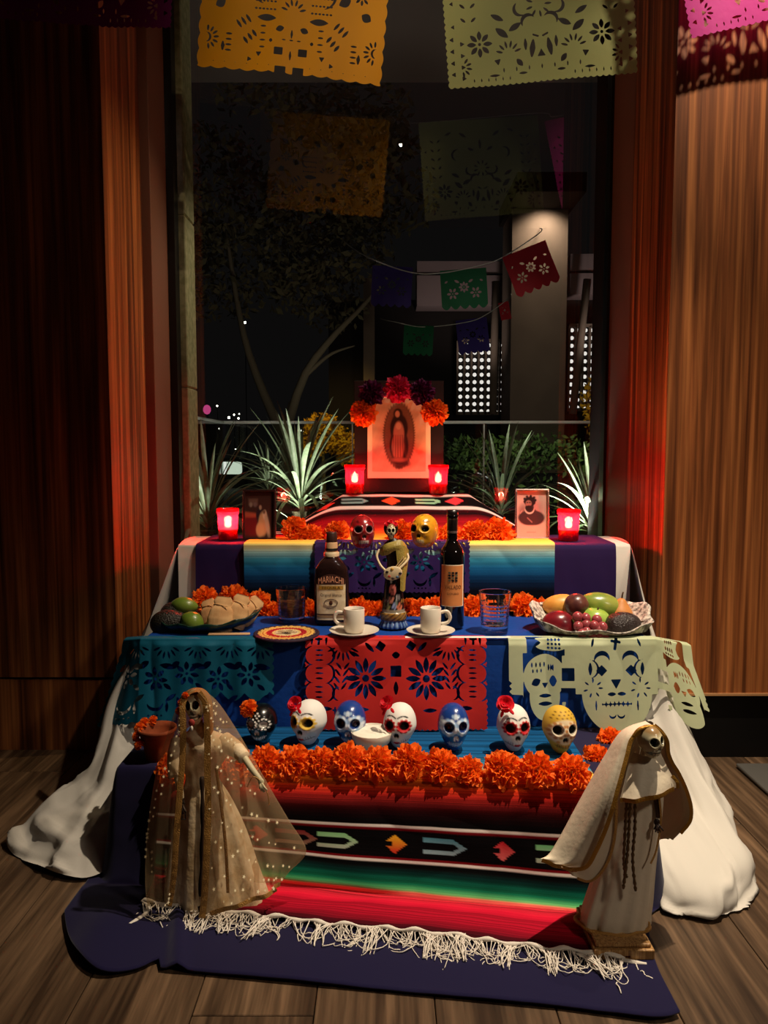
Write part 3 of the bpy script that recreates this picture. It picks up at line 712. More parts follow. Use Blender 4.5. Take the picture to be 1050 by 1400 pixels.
# --- designs
def d_calavera(D):           # three skulls, for the pale green sheet
    W, Hh = D.W, D.Hh
    # windows of open background between the skulls
    cx = W*.5
    def side(m, q):
        D.cut(D.box(m(W*.115), 4.6, 1.6, 3.6)); D.cut(D.box(m(W*.20), 3.6, 3.0, 2.5))
        D.add(D.E(m(W*.20), 3.2, 4.2, 1.9, q(.0))); D.cut(D.pet(m(W*.12), 3.2, 1.5, .7)); 
        for k in range(3): D.row(m(W*.185), m(W*.235), 2.6+.9*k, 4, .35, .3)
        D.cut(D.box(m(W*.155), 14.5, 4.6, 9.0))
        D.add(np.minimum(D.E(m(W*.165), 11.0, 5.0, 5.2), D.E(m(W*.165), 15.5, 3.6, 5.5)))
        D.add(D.box(m(W*.02), 5, 1.0, 7))
        D.row(m(W*.105), m(W*.165), 8.2, 4, .25, .65, pi/2*0); D.row(m(W*.11), m(W*.15), 9.6, 3, .22, .55); D.row(m(W*.185), m(W*.205), 8.9, 3, .22, .9)
        D.cut(D.pet(m(W*.125), 12.2, 1.2, .9, -.4 if m(0) == 0 else .4)); D.cut(D.pet(m(W*.205), 12.0, .9, 1.3)); D.cut(D.tri(m(W*.168), 12.9, .9, -pi/2))
        D.cut(D.pet(m(W*.168), 15.4, 1.6, .45)); D.cut(D.pet(m(W*.168), 17.2, 1.8, .5))
        D.cut(D.box(m(W*.275), 10.5, 1.5, 1.5)); D.cut(D.box(m(W*.275), 15.2, 1.7, 1.6)); D.cut(D.pet(m(W*.27), 19.0, 1.6, .9))
    D.sym(side)
    D.add(np.minimum(D.E(cx, 7.5, 8.2, 7.6), D.E(cx, 14.5, 6.6, 8.6)))
    for sg in (-1, 1):
        D.cut(D.cres(cx+sg*3.4, 6.9, 1.9, 1.1, pi/2)); D.cut(D.tri(cx+sg*3.5, 9.6, 1.35, pi/4, 4))
        D.cut(D.pet(cx+sg*6.2, 9.2, .5, 1.5)); D.cut(D.cres(cx+sg*6.3, 9.2, 2.2, .5, 0 if sg > 0 else pi))
        D.fan(cx+sg*5.6, 13.6, 1.8, 0, 2*pi*.9, 7, .38, .12); D.cut(D.pet(cx+sg*1.2, 15.0, 1.1, .45)); D.cut(D.pet(cx+sg*5.5, 3.2, 1.1, .28, sg*1.2))
        D.cut(D.pet(cx+sg*4.9, 17.6, .25, 1.3)); D.cut(D.cres(cx+sg*1.0, 19.8, .9, .5, -pi/2))
    D.cut(D.tri(cx-.1, 12.4, 1.5, -pi/2)); D.cut(D.box(cx, 17.3, 3.6, .7)); 
    for k in range(7): D.add(D.E(cx-3.1+k*1.03, 17.3-.55, .42, .42)); D.add(D.E(cx-3.1+k*1.03, 17.3+.55, .42, .42))
    D.cut(D.box(cx, 3.4, .35, 1.6, .15)); D.cut(D.box(cx, 3.0, 1.2, .3, .15))
def d_red(D):
    W = D.W
    def side(m, q):
        D.cut(D.box(m(3.2), 3.0, .28, 1.1)); D.cut(D.box(m(3.2), 2.8, .9, .25))
        for k in range(3):
            D.cut(D.cres(m(1.8), 6.5+4.2*k-4*(k == 2)*0, 2.2, .6, q(0))); D.cut(D.cres(m(5.0), 6.5+4.2*k, 2.2, .6, q(pi)))
            for j in range(3): D.cut(D.pet(m(3.4), 5.3+4.2*k+j*1.15, 1.1, .22))
        D.cut(D.pet(m(1.6), 3.0, .3, 1.2)); D.cut(D.pet(m(5.0), 3.0, .3, 1.2))
        D.flower(m(14.3), 11.8, 5.0, 12, .26, .28)
        D.fan(m(9.0), 3.8, 3.0, q(.15*pi), q(.85*pi), 7, .4, .09)
        for j in range(4): D.cut(D.pet(m(8.0-.2*j), 9.0+1.5*j, 1.2, .28, q(.9))); D.cut(D.pet(m(9.8-.2*j), 9.0+1.5*j, 1.2, .28, q(-.9)))
        D.cut(D.cres(m(8.0), 15.2, 1.6, .6, q(0))); D.cut(D.tri(m(17.8), 4.4, 1.3, .6, 4)); D.cut(D.pet(m(15.2), 4.6, 1.6, .5, q(.8))); D.cut(D.pet(m(11.7), 6.1, 1.4, .4, q(.5)))
        D.cut(D.pet(m(5.0), 18.6, 1.6, .5)); D.cut(D.pet(m(9.4), 18.5, 1.4, .5)); D.cut(D.box(m(7.2), 19.0, .22, .9)); D.cut(D.box(m(7.2), 18.9, .7, .2)); D.cut(D.pet(m(13.5), 18.9, 1.7, .5))
    D.sym(side)
    D.cut(D.tri(W/2, 10.2, 1.8, 0, 4)); D.cut(D.pet(W/2, 6.5, 1.0, .8)); D.cut(D.pet(W/2, 14.0, .6, 1.5)); D.row(W*.3, W*.7, 1.2, 8, .7, .2)
def d_floral(D, dense=1.0):
    W, Hh = D.W, D.Hh
    def side(m, q):
        D.flower(m(W*.18), Hh*.72, 3.6, 8, .34, .2); D.fan(m(W*.08), Hh*.86, 2.0, q(-.3*pi), q(.45*pi), 5, .45, .16)
        D.fan(m(W*.33), Hh*.80, 2.6, q(-.9*pi), q(-.1*pi), 6, .42, .12)
        for j in range(5): D.cut(D.pet(m(W*.10), Hh*(.2+.09*j), 1.0, .35, q(.7))); D.cut(D.pet(m(W*.155), Hh*(.2+.09*j), 1.0, .35, q(-.7)))
        D.cut(D.tri(m(W*.045), Hh*.30, .7, q(0))); D.cut(D.tri(m(W*.045), Hh*.45, .7, q(0))); D.cut(D.tri(m(W*.045), Hh*.60, .7, q(0)))
        D.cut(D.cres(m(W*.30), Hh*.35, 2.4, 1.0, q(.3))); D.cut(D.cres(m(W*.40), Hh*.52, 1.9, .9, q(-.5))); D.cut(D.pet(m(W*.28), Hh*.56, 2.0, .7, q(.5)))
        D.cut(D.pet(m(W*.42), Hh*.75, .5, 1.6)); D.cut(D.pet(m(W*.42), Hh*.30, 1.5, .6, q(.4))); D.cut(D.pet(m(W*.25), Hh*.93, 1.5, .35)); D.cut(D.pet(m(W*.40), Hh*.93, 1.2, .35))
        D.cut(D.pet(m(W*.36), Hh*.15, 1.8, .6, q(.6))); D.cut(D.pet(m(W*.24), Hh*.13, 1.6, .5, q(-.4)))
    D.sym(side)
    def more(m, q):
        for j in range(4): D.cut(D.tri(m(W*.035), Hh*(.68+.075*j), .8, q(0))); D.cut(D.tri(m(W*.085), Hh*(.71+.075*j), .8, q(pi)))
        D.cut(D.pet(m(W*.455), Hh*.78, .8, 2.4, q(.15))); D.cut(D.box(m(W*.475), Hh*.70, .9, .25, q(.4))); D.cut(D.pet(m(W*.30), Hh*.66, 2.2, .9, q(.7))); D.cut(D.pet(m(W*.37), Hh*.63, 2.0, .8, q(-.5)))
        D.cut(D.tri(m(W*.27), Hh*.84, 1.1, q(.4))); D.cut(D.pet(m(W*.385), Hh*.86, 1.3, .7, q(.9))); D.cut(D.cres(m(W*.44), Hh*.60, 2.0, 1.0, q(1.))); D.row(m(W*.14), m(W*.33), Hh*.955, 6, .22, .6)
    D.sym(more)
    D.fan(W/2, Hh*.5, 2.6, 0, 2*pi*.9, 9, .4, .12); D.cut(D.tri(W/2, Hh*.82, 1.3, pi/2)); D.cut(D.pet(W/2, Hh*.25, .6, 2.2)); D.row(W*.3, W*.7, Hh*.9, 7, .25, .7)
def d_orange(D):
    W, Hh = D.W, D.Hh
    def side(m, q):
        D.cut(D.cres(m(W*.345), Hh*.47, 3.6, .7, q(0))); 
        for k in range(4): D.row(m(W*.30), m(W*.40), Hh*(.44+.05*k), 6, .45, .28)
        D.cut(D.pet(m(W*.36), Hh*.645, 2.6, .9)); D.cut(D.pet(m(W*.23), Hh*.50, 1.8, 1.2, q(.5))); D.cut(D.pet(m(W*.11), Hh*.58, 1.5, 1.2, q(-.5)))
        D.fan(m(W*.05), Hh*.80, 2.4, q(-.5*pi), q(.45*pi), 7, .38, .13); D.cut(D.cres(m(W*.045), Hh*.80, 1.3, .6, q(pi)))
        for k in range(3): D.cut(D.pet(m(W*(.215+.024*k)), Hh*(.70-.02*k), 1.4, .38, q(.9))); D.cut(D.pet(m(W*(.255+.022*k)), Hh*(.80-.025*k), 1.2, .42, q(.9)))
        for k in range(4): D.cut(D.pet(m(W*.165), Hh*(.77+.035*k), 1.0, .28)); D.cut(D.pet(m(W*.345), Hh*(.70+.045*k), .9, .26))
        D.cut(D.pet(m(W*.135), Hh*.85, .5, 1.3)); D.cut(D.tri(m(W*.33), Hh*.88, .9, .5)); D.cut(D.tri(m(W*.28), Hh*.92, .8, 1.1))
        D.cut(D.pet(m(W*.435), Hh*.71, 1.2, .8, q(-.3))); D.cut(D.box(m(W*.435), Hh*.855, 1.2, 1.0)); D.cut(D.box(m(W*.452), Hh*.985, 1.5, 1.3)); D.cut(D.pet(m(W*.39), Hh*.79, .5, .5))
        D.cut(D.pet(m(W*.40), Hh*.30, 1.8, .9, q(.8))); D.cut(D.pet(m(W*.13), Hh*.30, 2.2, .9, q(.6))); D.cut(D.pet(m(W*.25), Hh*.25, 2.2, .8, q(-.6))); D.flower(m(W*.14), Hh*.45, 2.4, 8, .3)
        for k in range(6): D.cut(D.E(m(W*(.09+.06*k)), Hh*.95, .16, .16))
    D.sym(side)
    D.fan(W/2, Hh*.60, 2.6, -.9*pi, -.1*pi, 6, .4, .12); D.cut(D.pet(W/2, Hh*.74, .35, 1.2)); D.cut(D.pet(W/2, Hh*.88, .35, 1.3)); D.row(W*.46, W*.54, Hh*.78, 3, .6, .2)
def d_teal(D):
    W, Hh = D.W, D.Hh
    r = random.Random(3)
    for i in range(5):
        cx = W*(.14+.18*i); D.flower(cx, Hh*(.48+.06*(i % 2)), 3.0, 7, .36, .2, i)
        D.fan(cx+2.6, Hh*.16, 2.6, .15*pi, .85*pi, 6, .4, .10); D.cut(D.pet(cx+2.8, Hh*.62, 1.2, .5, .7)); D.cut(D.pet(cx-2.6, Hh*.38, 1.2, .7, -.6))
        D.cut(D.cres(cx, Hh*.80, 1.9, .8, -pi/2)); D.cut(D.pet(cx+2.7, Hh*.84, .4, 1.3)); D.row(cx-1.5, cx+1.5, Hh*.93, 4, .3, .25)
        D.cut(D.pet(cx+3.0, Hh*.40, 2.0, .7, .2)); D.cut(D.pet(cx+3.6, Hh*.74, 1.6, .5, -.6))

# --- sheets lying on the middle step and hanging over its front
pp = {k: PAPER('paper_'+k, c, t) for k, c, t in (('teal', L(18, 100, 128), .25), ('red', L(204, 44, 40), .2), ('green', L(204, 212, 172), .3), ('purple', L(60, 36, 98), .2), ('orange', L(255, 176, 24), .35), ('magenta', L(235, 70, 175), .35), ('violet', L(120, 22, 110), .3), ('emerald', L(20, 110, 66), .3), ('scarlet', L(205, 40, 52), .3), ('indigo', L(60, 40, 130), .3), ('sage', L(180, 184, 116), .3))}
def over_edge(X0, top, Yedge, Ztop, lean, seed, sideX=None, dirv=None, amp=.006, sdrop=0, sgn=1):
    """sheet starts flat on the step (top metres), bends over the edge, hangs; past sideX it turns round the corner"""
    def fn(u, v):
        x = X0+u; hang = np.maximum(v-top, 0); k = ss(hang/.015)
        y = np.where(v < top, Yedge+(top-v), Yedge-.003-lean*hang); z = np.where(v < top, Ztop, Ztop-hang)
        z = np.where(v < top, z+.0007, z); wv = amp*np.abs(wob(u*7, v*3, seed, 4, 3.))*k
        y = y-wv
        if sideX is not None:
            e = np.maximum((x-sideX)*sgn, 0); m = e > 0; f = e/.15
            x = np.where(m, sideX+sgn*e*dirv[0]+sgn*hang*.34*np.minimum(f*1.5, 1), x)
            y = np.where(m, y+e*dirv[1]*1.0, y); z = np.where(m, z-sdrop*f*(.5+k*.5)-.0*e, z)
        return np.stack([x, y, z], -1)
    return fn
D = Cut(42.8, 23.5, .20, 'scallop', .35, 1.25); d_red(D)
banner('cut_paper_sheet', D, pp['red'], over_edge(-.186, .028, 1.784, .4465, .16, 5, amp=.010), 'red cut-paper sheet with flowers hanging under the coffee cups')
D = Cut(50.5, 24.5, .20, 'zig', .7, 1.25, bottom=False); d_calavera(D)
u_, v_ = D.u, D.v                                   # scalloped lower outline of the three skulls
low = np.minimum(np.minimum(D.E(50.5*.5, 14.5, 8.2, 9.4), D.box(25, 6, 30, 9)), np.minimum(D.E(50.5*.165, 14, 5.2, 9.5), D.E(50.5*.835, 14, 5.2, 9.5))); D.cut(-low)
banner('cut_paper_sheet', D, pp['green'], over_edge(.293, .024, 1.784, .4465, .15, 6, .640, (.72, .46), .010, .065), 'pale green cut-paper sheet with three skulls hanging under the fruit tray')
D = Cut(41, 21.5, .20, 'scallop', .5, 2.0); d_teal(D)
D.cut(np.where((D.u > 18) & (D.v > 12), 14.5+2.0*np.abs(np.sin(D.u*.55))-D.v, 9.))
banner('cut_paper_sheet', D, pp['teal'], over_edge(-.668, .024, 1.784, .4465, .13, 7, -.575, (.62, .55), .014, .05, -1), 'teal cut-paper sheet hanging under the plate of avocados and tamales')
D = Cut(42.5, 18.5, .20, 'scallop', .35, 1.3); d_teal(D)
banner('cut_paper_sheet', D, pp['purple'], over_edge(-.19, .045, 2.086, .6405, .03, 8), 'purple cut-paper sheet over the top step, below the two glazed skulls')
# white paper tape along the front of the middle step
tag(MB().bbox(.05, .30, 1.786, 1.80, .4475, .4483, .0003, 1).build('paper_tape', m_string, smooth=False), 'narrow white paper tape along the blue step edge by the fruit tray', 'tape')

# --- sheets hanging in front of the window
def hang(c0, cx, cz_top, Y, roll, yaw, seed, W, amp=.012):
    def fn(u, v):
        x = u-W/2; z = -v
        y = amp*wob(u*5, v*3, seed, 4, 2.)*(.3+v*2)+.0*u
        c, s_ = cos(roll), sin(roll); x2 = x*c-z*s_; z2 = x*s_+z*c
        return np.stack([cx+x2*cos(yaw)-y*sin(yaw), Y+x2*sin(yaw)+y*cos(yaw), cz_top+z2], -1)
    return fn
D = Cut(51, 41, .22, 'scallop', .5, 4.0); d_orange(D)
banner('paper_banner', D, pp['orange'], hang(0, -.225, 2.325, 2.20, -.09, .03, 1, .51), 'orange cut-paper banner hanging in front of the window', 'hanging banners')
D = Cut(52, 41, .22, 'scallop', .4, 1.7); d_floral(D)
banner('paper_banner', D, pp['sage'], hang(0, .405, 2.31, 2.20, .08, -.04, 2, .52), 'pale green cut-paper banner with cut flowers hanging in front of the window', 'hanging banners')
D = Cut(50, 40, .22, 'scallop', .4, 1.7); d_floral(D)
banner('paper_banner', D, pp['magenta'], hang(0, .955, 2.40, 2.085, .22, -.02, 3, .50, .006), 'bright pink cut-paper banner casting its shadow on the wood wall', 'hanging banners')
D = Cut(50, 40, .22, 'scallop', .4, 1.7); d_floral(D)
banner('paper_banner', D, pp['violet'], hang(0, -.79, 2.41, 2.12, -.05, .02, 4, .50), 'dark violet cut-paper banner hanging next to the orange one', 'hanging banners')
st = [(-1.3, 2.12, 2.62), (-.80, 2.12, 2.435), (-.47, 2.2, 2.355), (.03, 2.2, 2.31), (.15, 2.2, 2.295), (.66, 2.2, 2.335), (.78, 2.09, 2.37), (1.2, 2.09, 2.47), (1.6, 2.09, 2.62)]
tag(MB().tube(crv(st, 60), .0012, 5).build('banner_string', m_string), 'thin white string carrying the paper banners across the window', 'string')
# --- small garland outside, and its reflection built as a second garland
def garland(items, Y, knots, label, grp):
    for px, py, wpx, hpx, roll, key in items:
        W = PX(wpx, Y); Hh = PX(hpx, Y); D = Cut(W*100, Hh*100, max(.25, W), 'scallop', W*8, W*100/5., sides=False)
        k = W*100/50
        def side(m, q):
            D.flower(m(D.W*.25), D.Hh*.6, D.W*.13, 6, .4, .2); D.cut(D.pet(m(D.W*.35), D.Hh*.3, D.W*.06, D.W*.025, q(.5))); D.cut(D.pet(m(D.W*.12), D.Hh*.3, D.W*.04, D.W*.02, q(-.5)))
        D.sym(side); D.flower(D.W/2, D.Hh*.45, D.W*.12, 8, .4, .2)
        c = atY(px, py, Y)
        banner('garland_flag', D, pp[key], hang(0, c.x, c.z, Y, roll, 0, int(px), W, .02), label[key], grp)
    tag(MB().tube(crv([atY(*q_) if len(q_) == 3 else atY(*q_, Y) for q_ in knots], 60), .004, 5).build('garland_string', m_string), label['string'], 'string')
garland([(537, 364, 54, 54, -.05, 'indigo'), (633, 368, 62, 52, .07, 'emerald'), (716, 340, 62, 58, .38, 'scarlet')], 5.4,
        [(470, 330, 8.2), (500, 350), (560, 372), (605, 373), (660, 362), (690, 350), (738, 318), (738, 312, 8.99)], {'indigo': 'small indigo paper flag on the upper outdoor garland', 'emerald': 'small green paper flag on the upper outdoor garland', 'scarlet': 'small red paper flag hanging slanted against the lit pillar', 'string': 'upper garland string outside, sloping up to the lit pillar'}, 'flags outside the window')
garland([(573, 445, 40, 40, -.05, 'emerald'), (644, 436, 42, 46, .12, 'indigo'), (688, 413, 14, 24, .2, 'scarlet')], 7.6,  # ghost reflection of the outdoor flags, modelled as solid flags
        [(520, 436, 9.98), (540, 440), (580, 447), (640, 440), (668, 428), (695, 408), (699, 402, 8.99)], {'emerald': 'tiny dim green reflected flag on the lower outdoor garland', 'indigo': 'tiny violet reflected flag in front of the lattice screen', 'scarlet': 'tiny red reflected flag at the end of the lower garland', 'string': 'reflected lower garland string outside, in front of the lattice screen'}, 'reflected flags farther outside')
# ================================================================== FLOWERS
def marigold_mesh(name, mat, seed, layers=9, jag=.10, open_=1.0):
    r = np.random.RandomState(seed); mb = MB(); n = 54
    for k in range(layers):
        t = k/(layers-1); tilt = (-.15+1.45*t**.85)*open_; rad = 1.0-.42*t; z0 = -.05+.12*t
        th = np.arange(n)/n*2*pi+r.rand()*6
        ph = r.rand(3)*6.28
        rows = []
        for j, q in enumerate((.12, .45, .75, 1.0)):
            ruf = q**2*(.13*np.sin(7*th+ph[0])+.09*np.sin(13*th+ph[1])+.05*np.sin(19*th+ph[2]))
            jg = 1+(jag*(r.rand(n)-.5)*2 if j == 3 else 0)+.07*np.sin(9*th+ph[1])*q
            rr = rad*q*jg; tl = tilt+ruf*1.6
            rows.append(np.stack([rr*np.cos(tl)*np.cos(th), rr*np.cos(tl)*np.sin(th), z0+rr*np.sin(tl)*.85+ruf*.35], -1))
        mb.grid(np.array(rows), cv=True)
    return mb.mesh(name, mat)
def petal_rose(name, mat, seed):
    r = random.Random(seed); mb = MB()
    for ly, (n, rad, tilt, h) in enumerate(((5, 1.0, .35, .55), (5, .78, .75, .6), (4, .55, 1.1, .65), (3, .32, 1.35, .7), (2, .17, 1.5, .75))):
        for i in range(n):
            a0 = i/n*2*pi+ly*.7; w = 2*pi/n*.75; P = np.zeros((6, 7, 3))
            for a in range(6):
                q = a/5
                for b in range(7):
                    s_ = b/6*2-1; th = a0+s_*w*.72*(.55+.45*q); rr = rad*(.18+.82*q*cos(tilt*(1-.45*q)))*(1-.10*s_*s_*q); z = rad*q*sin(tilt)*1.0+.1*ly-.10*q*q*(1.6-tilt)*(1-.3*abs(s_))
                    P[a, b] = (rr*cos(th), rr*sin(th), z)
            mb.grid(P)
    return mb.mesh(name, mat)
mar = [marigold_mesh('marigold', m_orange, s_) for s_ in (1, 2, 3, 4)]
mar_pink = marigold_mesh('paper_flower', m_pinkp, 8); mar_purp = marigold_mesh('paper_flower', m_purp, 9)
rose_me = petal_rose('rose', m_rose, 1)
def aim(tilt, az, spin=0):  # local z leans by tilt toward the viewer, then swings by az
    return (Matrix.Rotation(az, 3, 'Z') @ Matrix.Rotation(tilt, 3, 'X') @ Matrix.Rotation(spin, 3, 'Z')).to_euler()
def flower(me, px, py, Y, rpx, tilt, label, group, name='paper_marigold', az=0, cat='flower', z=None):
    c = atY(px, py, Y); r = PX(rpx, Y)*1.07
    if z is not None: c.z = max(c.z, z+r*.55)
    o = obj(name, me, None, c, aim(tilt, az, rnd.random()*6), r); o.scale = (r, r, r*.9)
    return tag(o, label, cat, group)
def pick(): return rnd.choice(mar)
for px, py, r_ in ((363, 1041, 23), (402, 1042, 25), (440, 1041, 21), (477, 1040, 26), (517, 1044, 25), (560, 1041, 25), (604, 1047, 24), (643, 1054, 21), (687, 1051, 26), (735, 1053, 26), (782, 1056, 26)):
    flower(pick(), px, py, 1.512-.00015*(px-560), r_, R(48), 'orange paper marigold in the row along the edge below the painted skulls', 'marigolds below the skulls', az=rnd.uniform(-.4, .4))
flower(pick(), 318, 1040, 1.530, 25, R(48), 'orange paper marigold half seen through the veil of the skeleton figure', 'marigolds behind the veil')
flower(pick(), 235, 1050, 1.540, 22, R(40), 'orange paper marigold half seen through the veil of the skeleton figure', 'marigolds behind the veil')
flower(pick(), 836, 1012, 1.70, 19, R(40), 'orange paper marigold just behind the white hood, under the green paper skull', None)
flower(pick(), 817, 1037, 1.60, 20, R(45), 'orange paper marigold half hidden by the white cape, end of the skull row', None)
for px, py, r_ in ((281, 820, 19), (319, 818, 20), (353, 826, 20), (373, 838, 17), (423, 836, 18), (493, 834, 19), (514, 836, 16), (560, 834, 18), (575, 834, 17), (596, 832, 18), (649, 832, 20), (666, 838, 15), (718, 830, 21), (738, 834, 18)):
    flower(pick(), px, py, 2.07, r_, R(58), 'orange paper marigold in the row behind the bottles and glasses', 'marigolds on the middle step', az=rnd.uniform(-.4, .4))
for px, py, r_ in ((402, 721, 17), (426, 733, 18), (460, 728, 18), (547, 728, 19), (616, 731, 16), (652, 729, 20), (682, 727, 21)):
    flower(pick(), px, py, 2.165, r_, R(55), 'orange paper marigold in the row on the top step beside the glazed skulls', 'marigolds on the top step', az=rnd.uniform(-.4, .4))

# ================================================================== SKULLS
def smo(d, w): return np.clip(.5-d/w, 0, 1)[..., None]
class Pt:
    """layers of paint on points with face coordinates x, z"""
    def __init__(s, x, z, base): s.x, s.z = x, z; s.c = np.ones(x.shape+(3,))*lin(base)
    def lay(s, d, col, w=.025, mask=None):
        a = smo(d, w)
        if mask is not None: a = a*mask[..., None]
        s.c = s.c*(1-a)+lin(col)*a; return s
    def E(s, cx, cz, a, b=None, r=0):
        b = b or a; x, z = s.x-cx, s.z-cz; c, n = cos(r), sin(r); x, z = x*c+z*n, -x*n+z*c
        return (np.sqrt((x/a)**2+(z/b)**2)-1)*min(a, b)
    def seg(s, p, q, w):
        p, q = np.array(p), np.array(q); d = q-p; t = np.clip(((s.x-p[0])*d[0]+(s.z-p[1])*d[1])/(d@d), 0, 1)
        return np.hypot(s.x-p[0]-t*d[0], s.z-p[1]-t*d[1])-w
    def line(s, pts, w): return np.min([s.seg(a, b, w) for a, b in zip(pts[:-1], pts[1:])], 0)
    def box(s, cx, cz, a, b, r=0):
        x, z = s.x-cx, s.z-cz; c, n = cos(r), sin(r); x, z = x*c+z*n, -x*n+z*c; return np.maximum(np.abs(x)-a, np.abs(z)-b)
def skull_points(n=112, m=84, style='sugar'):
    th = np.arange(n)/n*2*pi; ph = np.linspace(-pi/2, pi/2, m)
    # denser rows are not needed: the poles are crown and chin
    t = np.sin(ph)[:, None]*np.ones(n); rr = np.cos(ph)[:, None]*np.ones(n)
    rr = np.where(t < 0, np.maximum(1-np.abs(t)**2.6, 0)**(1/2.2), np.maximum(1-t**2.2, 0)**(1/2.15))
    sx = np.cos(th)[None, :]*np.ones((m, 1)); sy = np.sin(th)[None, :]*np.ones((m, 1))
    lo = np.clip((.1-t)/1.1, 0, 1)
    wx = .5*(1-.36*ss(lo*1.25)); wy = .60*(1-.22*ss(lo*1.2))
    if style == 'glazed': wx = .5*(1-.20*ss(lo*1.1)); wy = .62*(1-.14*ss(lo)); rr = np.where(t < 0, np.maximum(1-np.abs(t)**5, 0)**(1/2.5), rr)
    x = rr*wx*sx; y = rr*wy*sy; z = .775*t
    if style == 'glazed': z = .62*t
    y = np.where((sy > 0) & (t < 0), y*(1-.35*lo), y)
    fr = np.clip(-sy*1.6, 0, 1)
    return x, y, z, fr, t
def skull_mesh(name, mat, paint, style='sugar', eye=(.215, .10, .135, .155), depth=.17):
    x, y, z, fr, t = skull_points(style=style)
    k = .62/.775 if style == 'glazed' else 1.
    ex, ez, ea, eb = eye; ez *= k; eb *= k
    for sg in (-1, 1):
        d = np.hypot((x-sg*ex)/ea, (z-ez)/eb)
        y = y+fr*depth*(1-ss((d-.62)/.5)); y = y-fr*.028*np.exp(-((d-1.25)/.22)**2)
        y = y-fr*.035*np.exp(-(((x-sg*.27)/.10)**2+((z+.17*k)/.10)**2))                       # cheekbone
    nz = -.20*k
    dn = np.minimum(np.hypot((x+.035)/.045, (z-nz+.02)/.08), np.hypot((x-.035)/.045, (z-nz+.02)/.08)); y = y+fr*.07*(1-ss((dn-.5)/.7))
    y = y-fr*.03*np.exp(-((x/.07)**2+((z-.0)/.10)**2))                                        # bridge
    y = y+fr*.03*np.exp(-(((np.abs(x)-.24)/.10)**2+((z+.42*k)/.14)**2))                       # hollow cheek
    y = y-fr*.05*np.exp(-((x/.22)**2+((z+.46*k)/.13)**2))                                     # jaw
    y = y+fr*.012*np.cos(x*2*pi/.075)*np.exp(-((x/.17)**4+((z+.46*k)/.07)**4))                # teeth
    p = Pt(x, z, (255, 255, 255)); c = paint(p, fr, k)
    P = np.stack([x, y, z], -1)
    return MB().grid(P, cv=True, col=c, flip=True).mesh(name, mat, True, True)
EYE = (.215, .10, .135, .155)
def sockets(p, fr, k, col=(6, 6, 8), s=1.):
    for sg in (-1, 1): p.lay(p.E(sg*EYE[0], EYE[1]*k, EYE[2]*s, EYE[3]*s*k), col, .02, fr > .1)
def nose(p, fr, k, col=(8, 6, 6)):
    for sg in (-1, 1): p.lay(p.E(sg*.03, -.22*k, .045, .085*k, sg*.28), col, .02, fr > .1)
def stitches(p, fr, k, col, z=-.47, w=.012, n=9, hw=.22, bow=.06):
    mk = fr > .1; pts = [(-hw+2*hw*i/12, (z+bow*((-1+i/6)**2))*k) for i in range(13)]
    p.lay(p.line(pts, w), col, .012, mk)
    for i in range(n):
        q = -hw*.8+1.6*hw*i/(n-1); zz = (z+bow*(q/hw)**2)*k; p.lay(p.seg((q, zz-.06*k), (q, zz+.06*k), w*.8), col, .012, mk)
def p_black(p, fr, k):
    p.c[:] = lin((10, 10, 12)); mk = fr > .1; W = (236, 234, 228)
    for sg in (-1, 1):
        p.lay(p.E(sg*.2, .10, .115, .125), (196, 192, 184), .02, mk); p.lay(p.E(sg*.2, .10, .06, .04), (150, 146, 140), .06, mk)
        for i in range(11):
            a = i/11*2*pi; p.lay(p.E(sg*.2+.19*cos(a), .10+.20*sin(a), .03), W, .02, mk)
    p.lay(p.E(-.03, -.20, .035, .10, -.2), W, .02, mk); p.lay(p.E(.03, -.20, .035, .10, .2), W, .02, mk)
    for x, z in ((0, .34), (-.06, .42), (.06, .42), (0, .5)): p.lay(p.E(x, z, .03), W, .02, mk)
    stitches(p, fr, k, W, -.46, .012, 10, .25, .10)
    return p.c
def p_white(eyec, second):
    def f(p, fr, k):
        p.c[:] = lin((226, 224, 218)); mk = fr > .1
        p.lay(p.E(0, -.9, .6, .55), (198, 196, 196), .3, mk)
        for sg in (-1, 1):
            for i in range(10):
                a = i/10*2*pi; p.lay(p.E(sg*.215+.165*cos(a), .10+.185*sin(a), .055), eyec, .02, mk)
            p.lay(p.E(sg*.215, .10, .165, .185), eyec, .02, mk)
            for i in range(10):
                a = (i+.5)/10*2*pi; p.lay(p.E(sg*.215+.175*cos(a), .10+.195*sin(a), .014), second, .012, mk)
            pts = [(sg*(.03+.27*q), .36+.10*sin(q*pi*.75)-.05*q) for q in np.linspace(0, 1, 7)]
            p.lay(p.line(pts, .020), (12, 12, 12), .015, mk)
            p.lay(p.seg((sg*.10, -.50), (sg*.30, -.40), .009), (70, 66, 66), .015, mk)
            for q in (.14, .19, .24): p.lay(p.seg((sg*q, -.52+q*.25), (sg*q, -.42+q*.25), .006), (120, 116, 116), .015, mk)
        sockets(p, fr, k, s=.86); nose(p, fr, k)
        p.lay(p.E(0, -.49, .10, .04), (176, 18, 26), .02, mk); p.lay(p.E(-.04, -.465, .05, .03), (176, 18, 26), .02, mk); p.lay(p.E(.04, -.465, .05, .03), (176, 18, 26), .02, mk)
        p.lay(p.seg((-.09, -.488), (.09, -.488), .005), (70, 8, 10), .01, mk)
        return p.c
    return f
